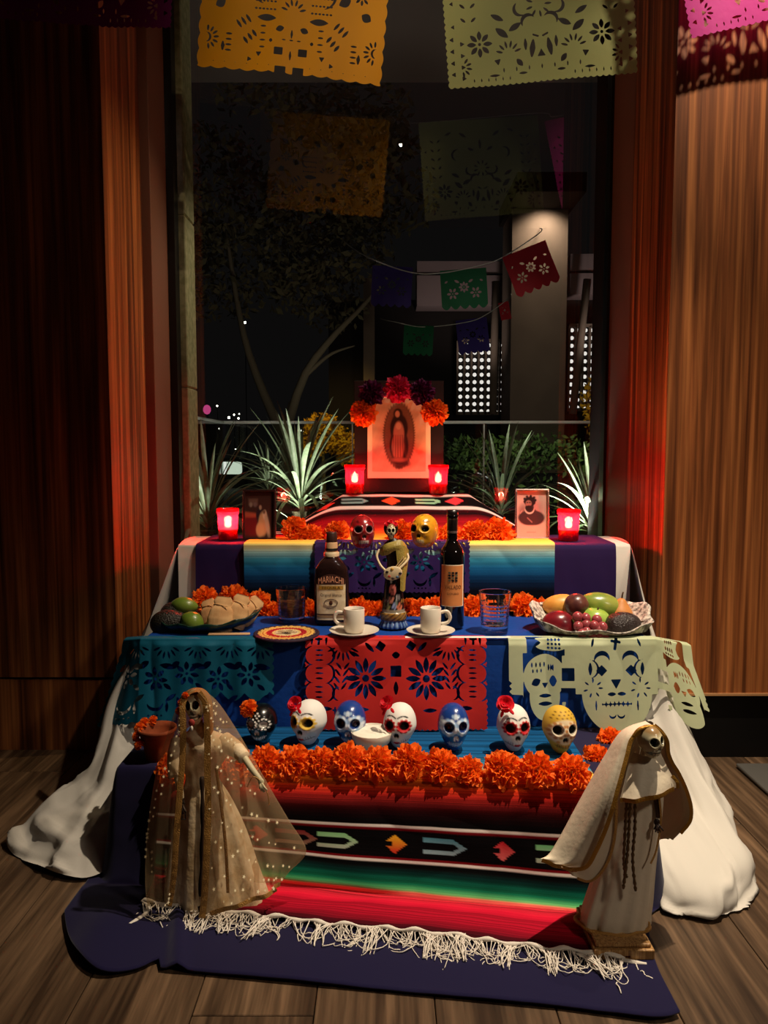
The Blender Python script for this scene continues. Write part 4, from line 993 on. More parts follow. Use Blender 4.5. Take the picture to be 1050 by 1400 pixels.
def p_blue(p, fr, k):
    p.c[:] = lin((28, 62, 138)); mk = fr > .1; W = (206, 220, 236); W2 = (150, 180, 216)
    for sg in (-1, 1):
        for i in range(11):
            a = i/11*2*pi; p.lay(p.E(sg*.215+.20*cos(a), .10+.21*sin(a), .070), W2 if i % 2 else W, .05, mk)
        p.lay(p.E(sg*.215, .10, .15, .17), (26, 50, 112), .02, mk)
        p.lay(p.E(sg*.035, -.24, .035, .09, sg*.3), W, .02, mk)
    sockets(p, fr, k, (10, 20, 50), .72)
    p.lay(p.E(0, .42, .07, .09), W, .04, mk); p.lay(p.E(0, .33, .03), (40, 70, 140), .02, mk)
    for sg in (-1, 1): p.lay(p.E(sg*.09, .44, .04, .05), W2, .03, mk)
    stitches(p, fr, k, (190, 206, 226), -.47, .012, 9, .24, .05)
    return p.c
def p_yellow(p, fr, k):
    p.c[:] = lin((206, 164, 54)); mk = fr > .1
    p.lay(p.E(0, .02, .46, .40), (216, 196, 160), .06, mk)
    for sg in (-1, 1):
        for i in range(10):
            a = i/10*2*pi; p.lay(p.E(sg*.22+.22*cos(a), .08+.235*sin(a), .046), (176, 120, 66), .03, mk)
        p.lay(p.E(sg*.215, .10, .17, .185), (226, 214, 190), .02, mk)
    sockets(p, fr, k, s=.95); nose(p, fr, k)
    for i in range(6):
        for j in range(3): p.lay(p.E(-.35+.14*i+.07*(j % 2), .46+.09*j, .028, .018), (90, 60, 20), .02, mk)
    stitches(p, fr, k, (80, 46, 30), -.47, .009, 10, .24, .05)
    for sg in (-1, 1): p.lay(p.E(sg*.2, -.3, .05), (196, 140, 70), .03, mk)
    return p.c
def p_glazed(base, rim, teeth):
    def f(p, fr, k):
        p.c[:] = lin(base); mk = fr > .1
        r = np.random.RandomState(3)
        for i in range(14): p.lay(p.E(r.uniform(-.4, .4), r.uniform(.2, .6), .05, .03, r.rand()*3), tuple(np.clip(np.array(base)*(.65 if i % 2 else 1.2), 0, 255)), .04, mk)
        for sg in (-1, 1): p.lay(p.E(sg*.215, .10*k, .165, .18*k), rim, .02, mk)
        sockets(p, fr, k, (8, 5, 5), .95); nose(p, fr, k, (20, 8, 6))
        p.lay(p.box(0, -.47*k, .19, .055), teeth, .02, mk)
        for i in range(7): p.lay(p.seg((-.15+.05*i, -.52*k), (-.15+.05*i, -.42*k), .004), tuple(np.array(teeth)*.5), .01, mk)
        return p.c
    return f
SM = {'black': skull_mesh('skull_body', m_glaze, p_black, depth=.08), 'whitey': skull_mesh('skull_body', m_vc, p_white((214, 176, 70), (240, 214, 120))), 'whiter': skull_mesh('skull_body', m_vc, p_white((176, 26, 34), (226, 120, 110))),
      'blue': skull_mesh('skull_body', m_glaze, p_blue), 'yellow': skull_mesh('skull_body', m_vc, p_yellow),
      'red': skull_mesh('skull_body', m_glaze, p_glazed((150, 26, 30), (176, 120, 120), (210, 190, 180)), 'glazed'), 'gold': skull_mesh('skull_body', m_glaze, p_glazed((216, 150, 34), (226, 176, 70), (232, 210, 150)), 'glazed')}
def skull(kind, px, ybot, wpx, hpx, yaw, label, z, fl=None, tilt=-.12, roll=0, hh=1.55):
    c = atZ(px, ybot, z); sx = PX(wpx, c.y); sz = PX(hpx, c.y)/hh/1.0
    t = thing('painted_skull', label, 'skull', (c.x, c.y+sx*.35, z))
    o = obj('skull_body', SM[kind], t, (0, 0, sz*hh/2*.985), (tilt, roll, yaw)); o.scale = (sx, sx, sz)
    if fl:
        p = atY(fl[0], fl[1], c.y-sx*.05)-t.location; r = PX(fl[2], c.y)
        f = obj('rose' if fl[3] == 'rose' else 'marigold', rose_me if fl[3] == 'rose' else mar[0], t, p, aim(R(55), fl[4] if len(fl) > 4 else -.5, 1), r)
        if fl[3] == 'rose':
            lf = MB()
            for a in (3.6, 4.6): lf.ell((cos(a)*1.1, sin(a)*1.1, .05), (.42, .2, .05), 8, 6, Matrix.Rotation(a, 4, 'Z'))
            obj('leaf', lf.mesh('leaf', m_rose), t, p, aim(R(55), -.5, 1), r)
    return t
skull('black', 356, 1021, 44, 57, -.15, 'black skull painted with white dots, an orange marigold on its brow', Z1, (339, 968, 13, 'mar'))
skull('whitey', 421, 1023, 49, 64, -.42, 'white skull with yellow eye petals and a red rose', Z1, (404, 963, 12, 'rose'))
skull('blue', 478, 1024, 46, 64, -.10, 'blue skull with pale eye rings, partly behind the salt bowl', Z1)
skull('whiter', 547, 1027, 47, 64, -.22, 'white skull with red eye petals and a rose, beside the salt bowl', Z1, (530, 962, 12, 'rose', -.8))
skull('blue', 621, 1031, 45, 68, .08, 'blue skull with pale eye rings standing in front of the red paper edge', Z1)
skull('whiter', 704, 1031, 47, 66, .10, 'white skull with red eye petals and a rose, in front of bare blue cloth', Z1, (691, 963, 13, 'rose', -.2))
skull('yellow', 768, 1034, 48, 67, .12, 'yellow skull with dotted crown in front of the green paper skulls', Z1)
skull('red', 495, 751, 35, 47, .15, 'glazed dark red skull on the top step', Z3, hh=1.24, tilt=-.1)
skull('gold', 581, 750, 37, 47, -.45, 'glazed golden yellow skull on the top step', Z3, hh=1.24, tilt=-.1)

# ================================================================== CANDLES
def redglass():
    m = bpy.data.materials.new('red_votive_glass'); m.use_nodes = True; nt = m.node_tree; nt.nodes.clear(); N = nt.nodes.new
    t = N('ShaderNodeBsdfTransparent'); t.inputs[0].default_value = (1, .05, .06, 1)
    tl = N('ShaderNodeBsdfTranslucent'); tl.inputs[0].default_value = (1, .006, .03, 1)
    g = N('ShaderNodeBsdfGlossy'); g.inputs['Roughness'].default_value = .1
    a = N('ShaderNodeMixShader'); a.inputs[0].default_value = .30; b = N('ShaderNodeMixShader'); b.inputs[0].default_value = .06; o = N('ShaderNodeOutputMaterial')
    nt.links.new(t.outputs[0], a.inputs[1]); nt.links.new(tl.outputs[0], a.inputs[2]); nt.links.new(a.outputs[0], b.inputs[1]); nt.links.new(g.outputs[0], b.inputs[2]); nt.links.new(b.outputs[0], o.inputs[0]); return m
m_red = redglass(); m_flame = EMIT('flame', (1, .62, .25), 70); m_wax = M('candle_wax', L(200, 60, 60), .5, .3, **{'Subsurface Weight': .3}); m_wick = M('wick', L(20, 15, 12), .9)
def candle(px, ybot, z, Wp, Hp, label, power, Y=None):
    c = atZ(px, ybot, z) if Y is None else Vector((atY(px, ybot, Y).x, Y, z))
    r = PX(Wp, c.y)/2; h = PX(Hp, c.y)
    t = thing('votive_candle', label, 'candle', c)
    MB().lathe([(0, 0), (r*.86, 0), (r*.9, .002), (r*.93, h*.5), (r*.96, h*.80), (r*.97, h*.83), (r*1.04, h*.86), (r*1.05, h*.97), (r*1.02, h), (r*.95, h*.985), (r*.93, h*.88)], 28).build('glass_cup', m_red, t)
    wx_ = MB().lathe([(0, .004), (r*.82, .004), (r*.84, h*.36), (r*.3, h*.36), (0, h*.355)], 20).build('wax', m_wax, t)
    MB().tube([(0, 0, h*.35), (.001, 0, h*.42)], .0012, 5).build('wick', m_wick, wx_)
    MB().lathe([(0, h*.38), (r*.26, h*.41), (r*.34, h*.48), (r*.28, h*.58), (r*.12, h*.70), (0, h*.78)], 12).build('flame', m_flame, t)
    l = point('candle_light', (0, 0, h*.62), power, (1, .42, .2), .012); l.parent = t
    return t
candle(312, 737, Z3-.004, 29, 42, 'red glass votive candle next to the wedding photograph', 11)
candle(777, 738, Z3-.004, 30, 42, 'red glass votive candle next to the portrait of the bearded man', 11)
candle(485, 678, .757, 27, 39, 'red glass votive candle below the picture corner nearer the yellow street tree', 3, 2.37)
candle(599, 678, .757, 27, 39, 'red glass votive candle below the picture corner nearer the lattice screen', 3, 2.37)

# ================================================================== PICTURES
def print_mesh(name, W, Hh, n, m, fn):
    x, z = np.meshgrid(np.linspace(-.5, .5, n), np.linspace(0, 1, m), indexing='ij')
    p = Pt(x, z, (200, 180, 160)); c = fn(p)
    return MB().grid(np.stack([x*W, np.zeros_like(x), z*Hh], -1), col=c, flip=False).mesh(name, m_print, True, True)
m_print = VC('photo_print', .35, .4)
def pic_robed(p):
    r = np.random.RandomState(2)
    p.c[:] = lin((196, 160, 130)); n = wob(p.x*3, p.z*4, 5)[..., None]; p.c = p.c*(1+.18*n)
    yy = np.abs(np.sin(np.arctan2(p.z-.5, p.x*1.0)*26))*.02
    p.lay(p.E(0, .5, .30, .46)+yy-.01, (92, 66, 52), .03); p.lay(p.E(0, .5, .25, .42), (134, 98, 78), .06); p.lay(p.E(0, .5, .25, .42)+.012*np.sin(p.z*160), (112, 80, 62), .05)
    p.lay(p.E(-.02, .80, .085, .075), (46, 32, 30), .02); p.lay(p.E(0, .60, .165, .20), (44, 32, 32), .03); p.lay(p.E(.0, .36, .175, .24), (50, 36, 36), .03)
    p.lay(p.E(-.005, .52, .10, .17), (168, 120, 96), .03); p.lay(p.E(-.02, .34, .115, .19, .05), (176, 126, 100), .03)
    for i in range(6): p.lay(p.seg((-.10+.04*i, .50), (-.12+.05*i, .20), .006), (96, 60, 50), .02)
    p.lay(p.E(-.03, .795, .042, .045), (186, 142, 116), .02); p.lay(p.E(-.01, .63, .05, .05), (190, 146, 118), .02)
    p.lay(p.E(.03, .13, .17, .055, -.15), (70, 48, 44), .03); p.lay(p.E(0, .16, .12, .03), (160, 112, 92), .03); p.lay(p.E(0, .07, .08, .035), (80, 54, 48), .03)
    return p.c
def pic_couple(p):
    p.c[:] = lin((70, 40, 36)); p.lay(p.box(-.22, .78, .16, .07), (112, 84, 74), .05); p.lay(p.E(-.30, .72, .05, .05), (150, 130, 120), .04); p.lay(p.E(-.15, .72, .06, .05), (120, 96, 96), .04)
    p.lay(p.box(-.3, .45, .25, .10, -.1), (170, 84, 64), .06); p.lay(p.box(-.28, .25, .25, .2), (110, 30, 36), .06)
    p.lay(p.E(.0, .48, .12, .16, .2), (52, 30, 42), .04); p.lay(p.E(.03, .66, .045, .05), (176, 140, 120), .03)
    p.lay(p.E(.12, .30, .16, .26), (196, 150, 112), .05); p.lay(p.E(.18, .50, .07, .10), (214, 184, 164), .04); p.lay(p.E(.27, .28, .07, .26, .25), (190, 160, 140), .05); p.lay(p.E(.16, .56, .04, .04), (120, 80, 60), .03)
    p.lay(p.E(.02, .18, .14, .16), (204, 160, 120), .05); p.lay(p.box(.44, .5, .05, .5), (40, 20, 24), .03)
    return p.c
def pic_man(p):
    p.c[:] = lin((206, 168, 156)); p.lay(p.E(.1, .62, .3, .2), (170, 130, 124), .2); p.lay(p.E(-.3, .55, .15, .15), (150, 110, 104), .15)
    p.lay(p.E(-.02, .42, .44, .17), (66, 44, 46), .03); p.lay(p.E(-.05, .50, .22, .14), (66, 44, 46), .03); p.lay(p.box(0, .2, .5, .055), (206, 168, 156), .05)
    p.lay(p.E(-.08, .60, .155, .095), (226, 200, 186), .02); p.lay(p.E(-.08, .635, .145, .10), (64, 40, 40), .02)
    p.lay(p.E(-.07, .77, .19, .105), (40, 26, 28), .02); 
    for i in range(9): p.lay(p.E(-.07+.18*cos(i*.7), .80+.085*sin(i*.7), .045, .03), (40, 26, 28), .02)
    p.lay(p.E(-.11, .73, .10, .07), (150, 104, 94), .02); p.lay(p.E(-.10, .63, .115, .06), (44, 28, 28), .02); p.lay(p.E(-.15, .75, .03, .012), (40, 26, 26), .01); p.lay(p.E(-.07, .75, .03, .012), (40, 26, 26), .01)
    p.lay(p.seg((-.15, .42), (.0, .33), .012), (160, 120, 116), .02); p.lay(p.seg((-.38, .52), (-.33, .57), .012), (190, 150, 140), .02); p.lay(p.box(-.02, .115, .15, .006), (170, 120, 112), .01)
    return p.c
def frame(px, ybot, z, Wp, Hp, Y, border, mat, pic, label, yaw, lean=-.12):
    c = atY(px, ybot, Y); c.z = z; W_, H_ = PX(Wp, Y), PX(Hp, Y)
    t = thing('photo_frame', label, 'picture frame', c, (lean, 0, yaw))
    b = MB()
    for a in ((-W_/2, W_/2, 0, border), (-W_/2, W_/2, H_-border, H_)): MB().bbox(a[0], a[1], -.012, .004, a[2], a[3], .0015, 2).build('frame_rail', mat, t, smooth=False)
    for s_ in (-1, 1): MB().bbox(min(s_*W_/2, s_*(W_/2-border)), max(s_*W_/2, s_*(W_/2-border)), -.012, .004, border, H_-border, .0015, 2).build('frame_rail', mat, t, smooth=False)
    o = obj('photograph', print_mesh('photograph', W_-2*border, H_-2*border, 70, 100, pic), t, (0, -.004, border))
    MB().box(-W_/2+.003, W_/2-.003, 0, .003, .003, H_-.003).build('backing', m_black, t, smooth=False)
    MB().bbox(-.02, .02, .004, .0065, .0, H_*.75, .001, 1, M=Matrix.Rotation(-.25, 4, 'X')).build('easel_leg', m_black, t, smooth=False)
m_silver = M('silver_frame', L(200, 176, 172), .22, .5, .85); m_bronze = M('dark_bronze_frame', L(96, 60, 58), .25, .5, .7)
frame(355, 739, Z3-.005, 45, 69, 2.185, .006, m_bronze, pic_couple, 'dark-framed old photograph of a wedding couple on the top step', .05)
frame(727, 740, Z3-.005, 46, 69, 2.20, .005, m_silver, pic_man, 'silver-framed portrait print of a bearded man in dark coat', -.06)
Yp = 2.44; c = atY(545.5, 676, Yp); z0 = .757
bp = thing('devotional_picture', 'sepia print of a robed figure in an oval on a black board, above the altar', 'picture', (c.x, Yp, z0), (-.06, 0, 0))
W_, H_ = PX(122, Yp), PX(152, Yp)
MB().bbox(-W_/2, W_/2, 0, .012, 0, H_, .001, 1).build('backing_board', M('black_board', L(26, 16, 18), .5, .3), bp, smooth=False)
mw, mh = PX(86, Yp), PX(117, Yp); zb = PX(19, Yp)
MB().bbox(-mw/2, mw/2, -.003, 0, zb, zb+mh, .0006, 1).build('print_border', M('cream_print_border', L(232, 205, 176), .5, .3), bp, smooth=False)
obj('print', print_mesh('print', PX(73, Yp), PX(98, Yp), 110, 150, pic_robed), bp, (0, -.0036, zb+PX(9.5, Yp)))
flower(mar_purp, 508, 537, Yp-.03, 17, R(80), 'dark purple paper flower on the picture board, nearer the yellow street tree', None, 'paper_flower')
flower(mar_purp, 577, 536, Yp-.03, 17, R(80), 'dark purple paper flower on the picture board, nearer the lattice screens', None, 'paper_flower')
flower(mar_pink, 544, 532, Yp-.035, 18, R(75), 'bright pink paper flower at the top middle of the picture board', None, 'paper_flower')
flower(mar[0], 497, 565, Yp-.035, 18, R(78), 'orange paper flower on the picture corner nearer the yellow street tree', None, 'paper_flower')
flower(mar[1], 594, 563, Yp-.035, 18, R(78), 'orange paper flower on the picture corner nearer the lattice screen', None, 'paper_flower')

# ================================================================== BOTTLES, CUPS, GLASSES
def text_verts(s, size, extrude=.0):
    cu = bpy.data.curves.new('t', 'FONT'); cu.body = s; cu.size = size; cu.align_x = 'CENTER'; cu.align_y = 'CENTER'; cu.resolution_u = 2
    o = bpy.data.objects.new('t', cu); COL.objects.link(o); bpy.context.view_layer.update()
    me = bpy.data.meshes.new_from_object(o.evaluated_get(bpy.context.evaluated_depsgraph_get()))
    v = np.array([p.co[:] for p in me.vertices]); f = [tuple(q.vertices) for q in me.polygons]
    bpy.data.objects.remove(o); bpy.data.curves.remove(cu); bpy.data.meshes.remove(me)
    return v, f
def bent(v, f, rx, ry, z, mat, name, parent, sx=1., arch=0., lift=.0006, slope=0.):
    """wrap flat lettering round an elliptic body whose front faces -Y"""
    a = v[:, 0]*sx/rx; zz = z+v[:, 1]-arch*(v[:, 0]**2)+slope*v[:, 0]
    P = np.stack([(rx+lift)*np.sin(a), -(ry+lift)*np.cos(a), zz], -1)
    return obj(name, mesh(name, P, f, mat, False), parent)
m_glassdark = M('dark_bottle_glass', L(12, 8, 8), .06, .6, **{'Coat Weight': .5})
m_ink = M('brown_ink', L(70, 34, 20), .7); m_redink = M('red_ink', L(120, 24, 20), .7); m_blk = M('black_ink', L(18, 14, 14), .7)
# tequila
c = atZ(453, 853, Z2); Y0 = c.y+.02; rx = PX(24, Y0); ry = rx*.62; hb = PX(126, Y0)
tq = thing('tequila_bottle', 'flat-sided tequila bottle with cream label between glass and coffee cup', 'bottle', (c.x, Y0, Z2))
m_tqglass, nt, b = newmat('tequila_glass'); setp(b, L(60, 38, 34), .05, .6, 0, **{'Transmission Weight': .55, 'IOR': 1.3})
def tq_r(t):
    return np.interp(t, [0, .015, .05, .5, .60, .68, .72, .74, .76], [.9, .97, 1, 1.0, .94, .66, .42, .37, .36])
def tq_mod(r, z, th):
    k = np.clip((z/hb-.60)/.14, 0, 1); ey = .62+(1-.62)*k
    n = 3.2-1.2*k; cx, cy = np.abs(np.cos(th)), np.abs(np.sin(th))
    return r*(cx**n+cy**n)**(-1/n)*np.sqrt(cx**2+(ey*cy)**2) if False else r
tt_ = np.r_[np.linspace(0, .05, 5), np.linspace(.1, .56, 8), np.linspace(.6, .76, 12)]
n_ = 40; th = np.arange(n_)/n_*2*pi; Pq = []
for t in tt_:
    k = float(np.clip((t-.58)/.14, 0, 1)); e = .62+.38*k; n = 3.4-1.4*k; r = rx*float(tq_r(t))
    cx, cy = np.cos(th), np.sin(th); q = (np.abs(cx)**n+np.abs(cy)**n)**(-1/n)
    Pq.append(np.stack([r*q*cx, r*e*q*cy, np.full(n_, t*hb)], -1))
bo = MB().grid(np.array(Pq), cv=True, flip=True); bo.f.append(tuple(range(n_))); bo.build('glass_body', m_tqglass, tq)
MB().lathe([(rx*.37, hb*.755), (rx*.35, hb*.88), (rx*.31, hb*.9), (0, hb*.9)], 24).build('neck_wrap', M('neck_label', L(200, 160, 120), .5), tq)
MB().lathe([(rx*.45, hb*.735), (rx*.46, hb*.77), (rx*.40, hb*.785)], 24).build('neck_band', M('neck_band', L(206, 184, 150), .5), tq)
MB().lathe([(rx*.392, hb*.80), (rx*.385, hb*.825)], 24).build('neck_stripe', m_blk, tq)
MB().lathe([(rx*.33, hb*.89), (rx*.34, hb*.90), (rx*.335, hb*.99), (rx*.30, hb), (0, hb)], 20).build('cap', M('brown_cap', L(60, 34, 28), .4), tq)
def flatlab(z0, z1, w, col, name, out=.0012, arch=0, n=24):
    P = []; e = .62*rx
    for i in range(n+1):
        x = (i/n*2-1)*w; y = -(e*(1-(abs(x)/rx)**3.4)**(1/3.4))-out
        P.append([(x, y, z0), (x, y, z1-arch*x*x)])
    return MB().grid(np.array(P)).build(name, col, tq)
def onlab(s_, size, z, mat, sx=1., arch=0, slope=0., out=.0022):
    v, f = text_verts(s_, size); x = v[:, 0]*sx; e = .62*rx
    y = -(e*(1-np.minimum(np.abs(x)/rx, .98)**3.4)**(1/3.4))-out
    return obj('lettering', mesh('lettering', np.stack([x, y, z+v[:, 1]-arch*x*x+slope*x], -1), f, mat, False), LAB)
m_lab = M('cream_label', L(226, 206, 172), .6, .2, var=(60, L(208, 182, 142)))
LAB = flatlab(hb*.05, hb*.455, rx*.82, m_lab, 'label'); flatlab(hb*.44, hb*.555, rx*.82, M('label_head', L(58, 28, 22), .6), 'label_head', .0016, 12)
flatlab(hb*.105, hb*.118, rx*.82, m_ink, 'label_rule', .0016); flatlab(hb*.075, hb*.10, rx*.82, M('label_foot', L(150, 120, 84), .6), 'label_foot', .0016)
onlab('MARIACHI', hb*.10, hb*.495, M('label_lettering_red', L(232, 160, 124), .6), .60, 6)
flatlab(hb*.385, hb*.425, rx*.70, M('gold_ribbon', L(176, 130, 50), .5), 'label_ribbon', .0018)
onlab('TEQUILA', hb*.042, hb*.404, m_blk, 1.2, 0, .0, .0026); onlab('Original Blanco', hb*.05, hb*.325, m_ink, .75)
v, f = [], []
ring = MB(); ring.tube([(rx*.38*cos(a), -.62*rx-.0022, hb*.24+hb*.042*sin(a)) for a in np.arange(24)/24*2*pi], .0007, 4, True); ring.ell((0, -.62*rx-.002, hb*.24), (rx*.10, .001, hb*.026), 10, 6)
ring.build('label_emblem', m_ink, tq); onlab('MEXICO', hb*.028, hb*.175, m_ink)
# wine
c = atZ(619, 860, Z2); Y0 = c.y+PX(17, c.y); r = PX(17, Y0); h = PX(162, Y0)
wn = thing('wine_bottle', 'dark red wine bottle with orange label behind a coffee cup', 'bottle', (c.x, Y0, Z2))
MB().lathe([(0, .002), (r*.9, 0), (r, .004), (r, h*.60), (r*.97, h*.635), (r*.84, h*.67), (r*.62, h*.705), (r*.46, h*.735), (r*.42, h*.77), (r*.41, h*.92), (r*.46, h*.925), (r*.46, h*.955), (r*.42, h*.96), (r*.41, h), (0, h)], 36).build('glass_body', m_glassdark, wn)
MB().lathe([(r*.435, h*.80), (r*.43, h*.955), (r*.475, h*.96), (r*.47, h*1.0), (0, h*1.003)], 24).build('foil_capsule', M('black_foil', L(24, 16, 18), .3, .5), wn)
MB().lathe([(r*.45, h*.805), (r*.45, h*.825)], 24).build('silver_band', m_silver, wn)
m_olab = M('orange_label', L(206, 130, 74), .6, .2); 
def curv(z0, z1, a0, a1, rr, mat, name, par):
    P = np.array([[(rr*sin(a), -rr*cos(a), z0), (rr*sin(a), -rr*cos(a), z1)] for a in np.linspace(a0, a1, 24)]); return MB().grid(P).build(name, mat, par)
curv(h*.19, h*.545, -1.05, 1.0, r+.0006, M('label_border', L(240, 225, 200), .6), 'label_border', wn); curv(h*.197, h*.538, -1.05, .86, r+.0011, m_olab, 'label', wn); LW = [o_ for o_ in wn.children if o_.name.startswith('label') and 'border' not in o_.name][-1]
v, f = text_verts('VALLADO', h*.048); bent(v, f, r, r, h*.355, m_ink, 'lettering', LW, .64, 0, .0018)
v, f = text_verts('DOURO', h*.024); bent(v, f, r, r, h*.30, m_ink, 'lettering', LW, 1.1, 0, .0018)
for j in range(4):
    for i in range(3):
        a = -.38+i*.26; z = h*(.47-.022*j)
        P = np.array([[((r+.002)*sin(q), -(r+.002)*cos(q), z), ((r+.002)*sin(q), -(r+.002)*cos(q), z+h*.016)] for q in np.linspace(a, a+.2, 4)]); MB().grid(P).build('label_emblem', m_blk if (i+j) % 3 else M('grey_ink', L(96, 90, 70), .6), LW)
# coffee cups
m_cer = M('cream_ceramic', L(214, 204, 188), .25, .5, **{'Coat Weight': .2}); m_cof = M('coffee_inside', L(96, 80, 66), .5)
def cup(px, ytop, ybot, Wp, side, scx, scy, scw, lab):
    c = atZ(px, ybot-4, Z2+.008); Y0 = c.y+PX(Wp/2, c.y)*.3; r = PX(Wp, Y0)/2; h = PX(ybot-ytop-6, Y0)
    sc_ = atZ(scx, scy, Z2); rs = PX(scw, sc_.y)/2
    s_ = tag(MB().lathe([(0, .001), (rs*.55, 0), (rs*.6, .002), (rs*.98, .011), (rs, .0125), (rs*.97, .0125), (rs*.6, .005), (0, .005)], 40).build('saucer', m_cer, loc=(c.x, Y0, Z2)), 'cream saucer under the coffee cup '+lab, 'saucer')
    t = thing('coffee_cup', 'cream espresso cup '+lab, 'cup', (c.x, Y0, Z2+.0055))
    MB().lathe([(0, 0), (r*.78, 0), (r*.9, .004), (r*.99, h*.2), (r, h*.98), (r*.97, h), (r*.91, h*.985), (r*.88, h*.3), (r*.7, .008), (0, .008)], 36).build('cup_body', m_cer, t)
    pts = crv([(side*r*.96, 0, h*.80), (side*(r+.014), 0, h*.84), (side*(r+.022), 0, h*.62), (side*(r+.016), 0, h*.40), (side*r*.96, 0, h*.34)], 18)
    MB().tube(pts, .0042, 8).build('handle', m_cer, t)
    MB().lathe([(0, h*.86), (r*.9, h*.86)], 24).build('coffee', m_cof, t)
cup(484, 828, 868, 29, -1, 484, 862, 68, 'beside the tequila bottle')
cup(589, 827, 868, 29, 1, 590, 861, 66, 'in front of the wine bottle')
# cut-glass tumblers
m_glass, nt, b = newmat('clear_cut_glass'); setp(b, (1, 1, 1), .02, .5, 0, **{'Transmission Weight': 1.0, 'IOR': 1.45})
m_drink = M('amber_drink', L(150, 80, 40), .1, .5, **{'Transmission Weight': .8, 'IOR': 1.2})
def tumbler(px, ytop, ybot, Wt, Wb, label, drink=False):
    c = atZ(px, ybot, Z2); Y0 = c.y+PX(Wb/2, c.y)*.8; rt, rb = PX(Wt, Y0)/2, PX(Wb, Y0)/2; h = PX(ybot-ytop-5, Y0)
    t = thing('cut_glass_tumbler', label, 'glass', (c.x, Y0, Z2))
    n, m = 72, 40; th = np.arange(n)/n*2*pi; zz = np.linspace(0, 1, m)
    r = (rb+(rt-rb)*zz)[:, None]*np.ones(n)
    k = (ss((zz-.06)/.1)*(1-ss((zz-.72)/.1)))[:, None]
    d = np.abs(((th[None, :]*12/(2*pi)+zz[:, None]*5) % 1)-.5)+np.abs(((th[None, :]*12/(2*pi)-zz[:, None]*5) % 1)-.5)
    r = r-.0028*k*np.abs(d-.5)*2
    P = np.stack([r*np.cos(th), r*np.sin(th), zz[:, None]*h*np.ones(n)], -1)
    ri = (rb*.86+(rt*.93-rb*.86)*zz); Q = np.stack([ri[:, None]*np.cos(th), ri[:, None]*np.sin(th), (h*.16+(h*.999-h*.16)*zz)[:, None]*np.ones(n)], -1)[::-1]
    mb = MB().grid(np.concatenate([P, Q]), cv=True, flip=True); mb.f.append(tuple(range(n))); mb.f.append(tuple(reversed(range((2*m-1)*n, 2*m*n))))
    mb.build('glass_body', m_glass, t)
    if drink: MB().lathe([(0, h*.17), (rb*.84, h*.17), (rb*.84+(rt*.93-rb*.86)*.60, h*.62), (0, h*.62)], 24).build('drink', m_drink, t)
tumbler(397, 800, 852, 43, 36, 'cut-glass tumbler holding a dark drink, behind the woven trivet', True)
tumbler(678, 805, 866, 45, 37, 'clear cut-glass tumbler standing between wine bottle and fruit tray')
# salt bowl
c = atZ(508, 1031, Z1); r = PX(30, c.y); h = PX(30, c.y)
bw = tag(MB().lathe([(0, 0), (r*.5, 0), (r*.55, .003), (r*.9, h*.55), (r*1.0, h*.97), (r*.98, h), (r*.93, h*.95), (r*.5, h*.2), (0, h*.15)], 40).build('bowl', m_cer, loc=(c.x, c.y+r*.4, Z1)), 'round cream bowl in the row of painted skulls', 'bowl')
th = np.arange(36)/36*2*pi; rr_ = np.linspace(0.01, .91, 14); P = np.array([[(r*q*cos(a), r*q*sin(a), h*(1.04-.12*q*q)+.0006*sin(q*13+a*3)) for a in th] for q in rr_])
o = MB().grid(P, cv=True, flip=True).build('salt', M('coarse_salt', L(226, 222, 206), .8, .2, bmp=(500, .15, .0005)), loc=(c.x, c.y+r*.4, Z1)); tag(o, 'coarse white salt filling the cream bowl', 'salt', kind='stuff')
# woven trivet
c = atZ(391, 869, Z2); r = PX(46, c.y); n, m = 96, 60; q = np.linspace(0, 1, m); th = np.arange(n)/n*2*pi
ra = q[:, None]*np.ones(n); ta = th[None, :]*np.ones((m, 1))
col = np.ones((m, n, 3))*lin((46, 28, 44))
def ringc(a, b_, cc, sc_=0, k=24):
    mk = (ra+sc_*np.sin(ta*k) < b_) & (ra+sc_*np.sin(ta*k) >= a); col[mk] = lin(cc)
ringc(.62, .85, (206, 160, 80), .02); ringc(.42, .62, (158, 24, 32), .02); ringc(.36, .44, (214, 180, 110), .015); ringc(0, .36, (196, 176, 140), 0)
star = ra < .34*(.45+.55*np.abs(np.cos(ta*2.5))); col[star] = lin((150, 130, 96)); col[(ra < .22) & (np.sin(ta) < -.6)] = lin((20, 14, 14)); col[(np.abs(ra-.72) < .02)] = lin((170, 110, 50))
P = np.stack([ra*r*np.cos(ta), ra*r*np.sin(ta), .004+.0016*np.abs(np.sin(q*pi*11))[:, None]+.0008*np.sin(ta*60)], -1)
P = np.concatenate([P, np.stack([r*np.cos(th), r*np.sin(th), 0*th], -1)[None]]); col = np.concatenate([col, col[-1:]])
tag(MB().grid(P, cv=True, col=col, flip=True).build('woven_trivet', m_vc, vc=True, loc=(c.x, c.y+.012, Z2)), 'round woven straw trivet ringed red and yellow with a star', 'trivet')
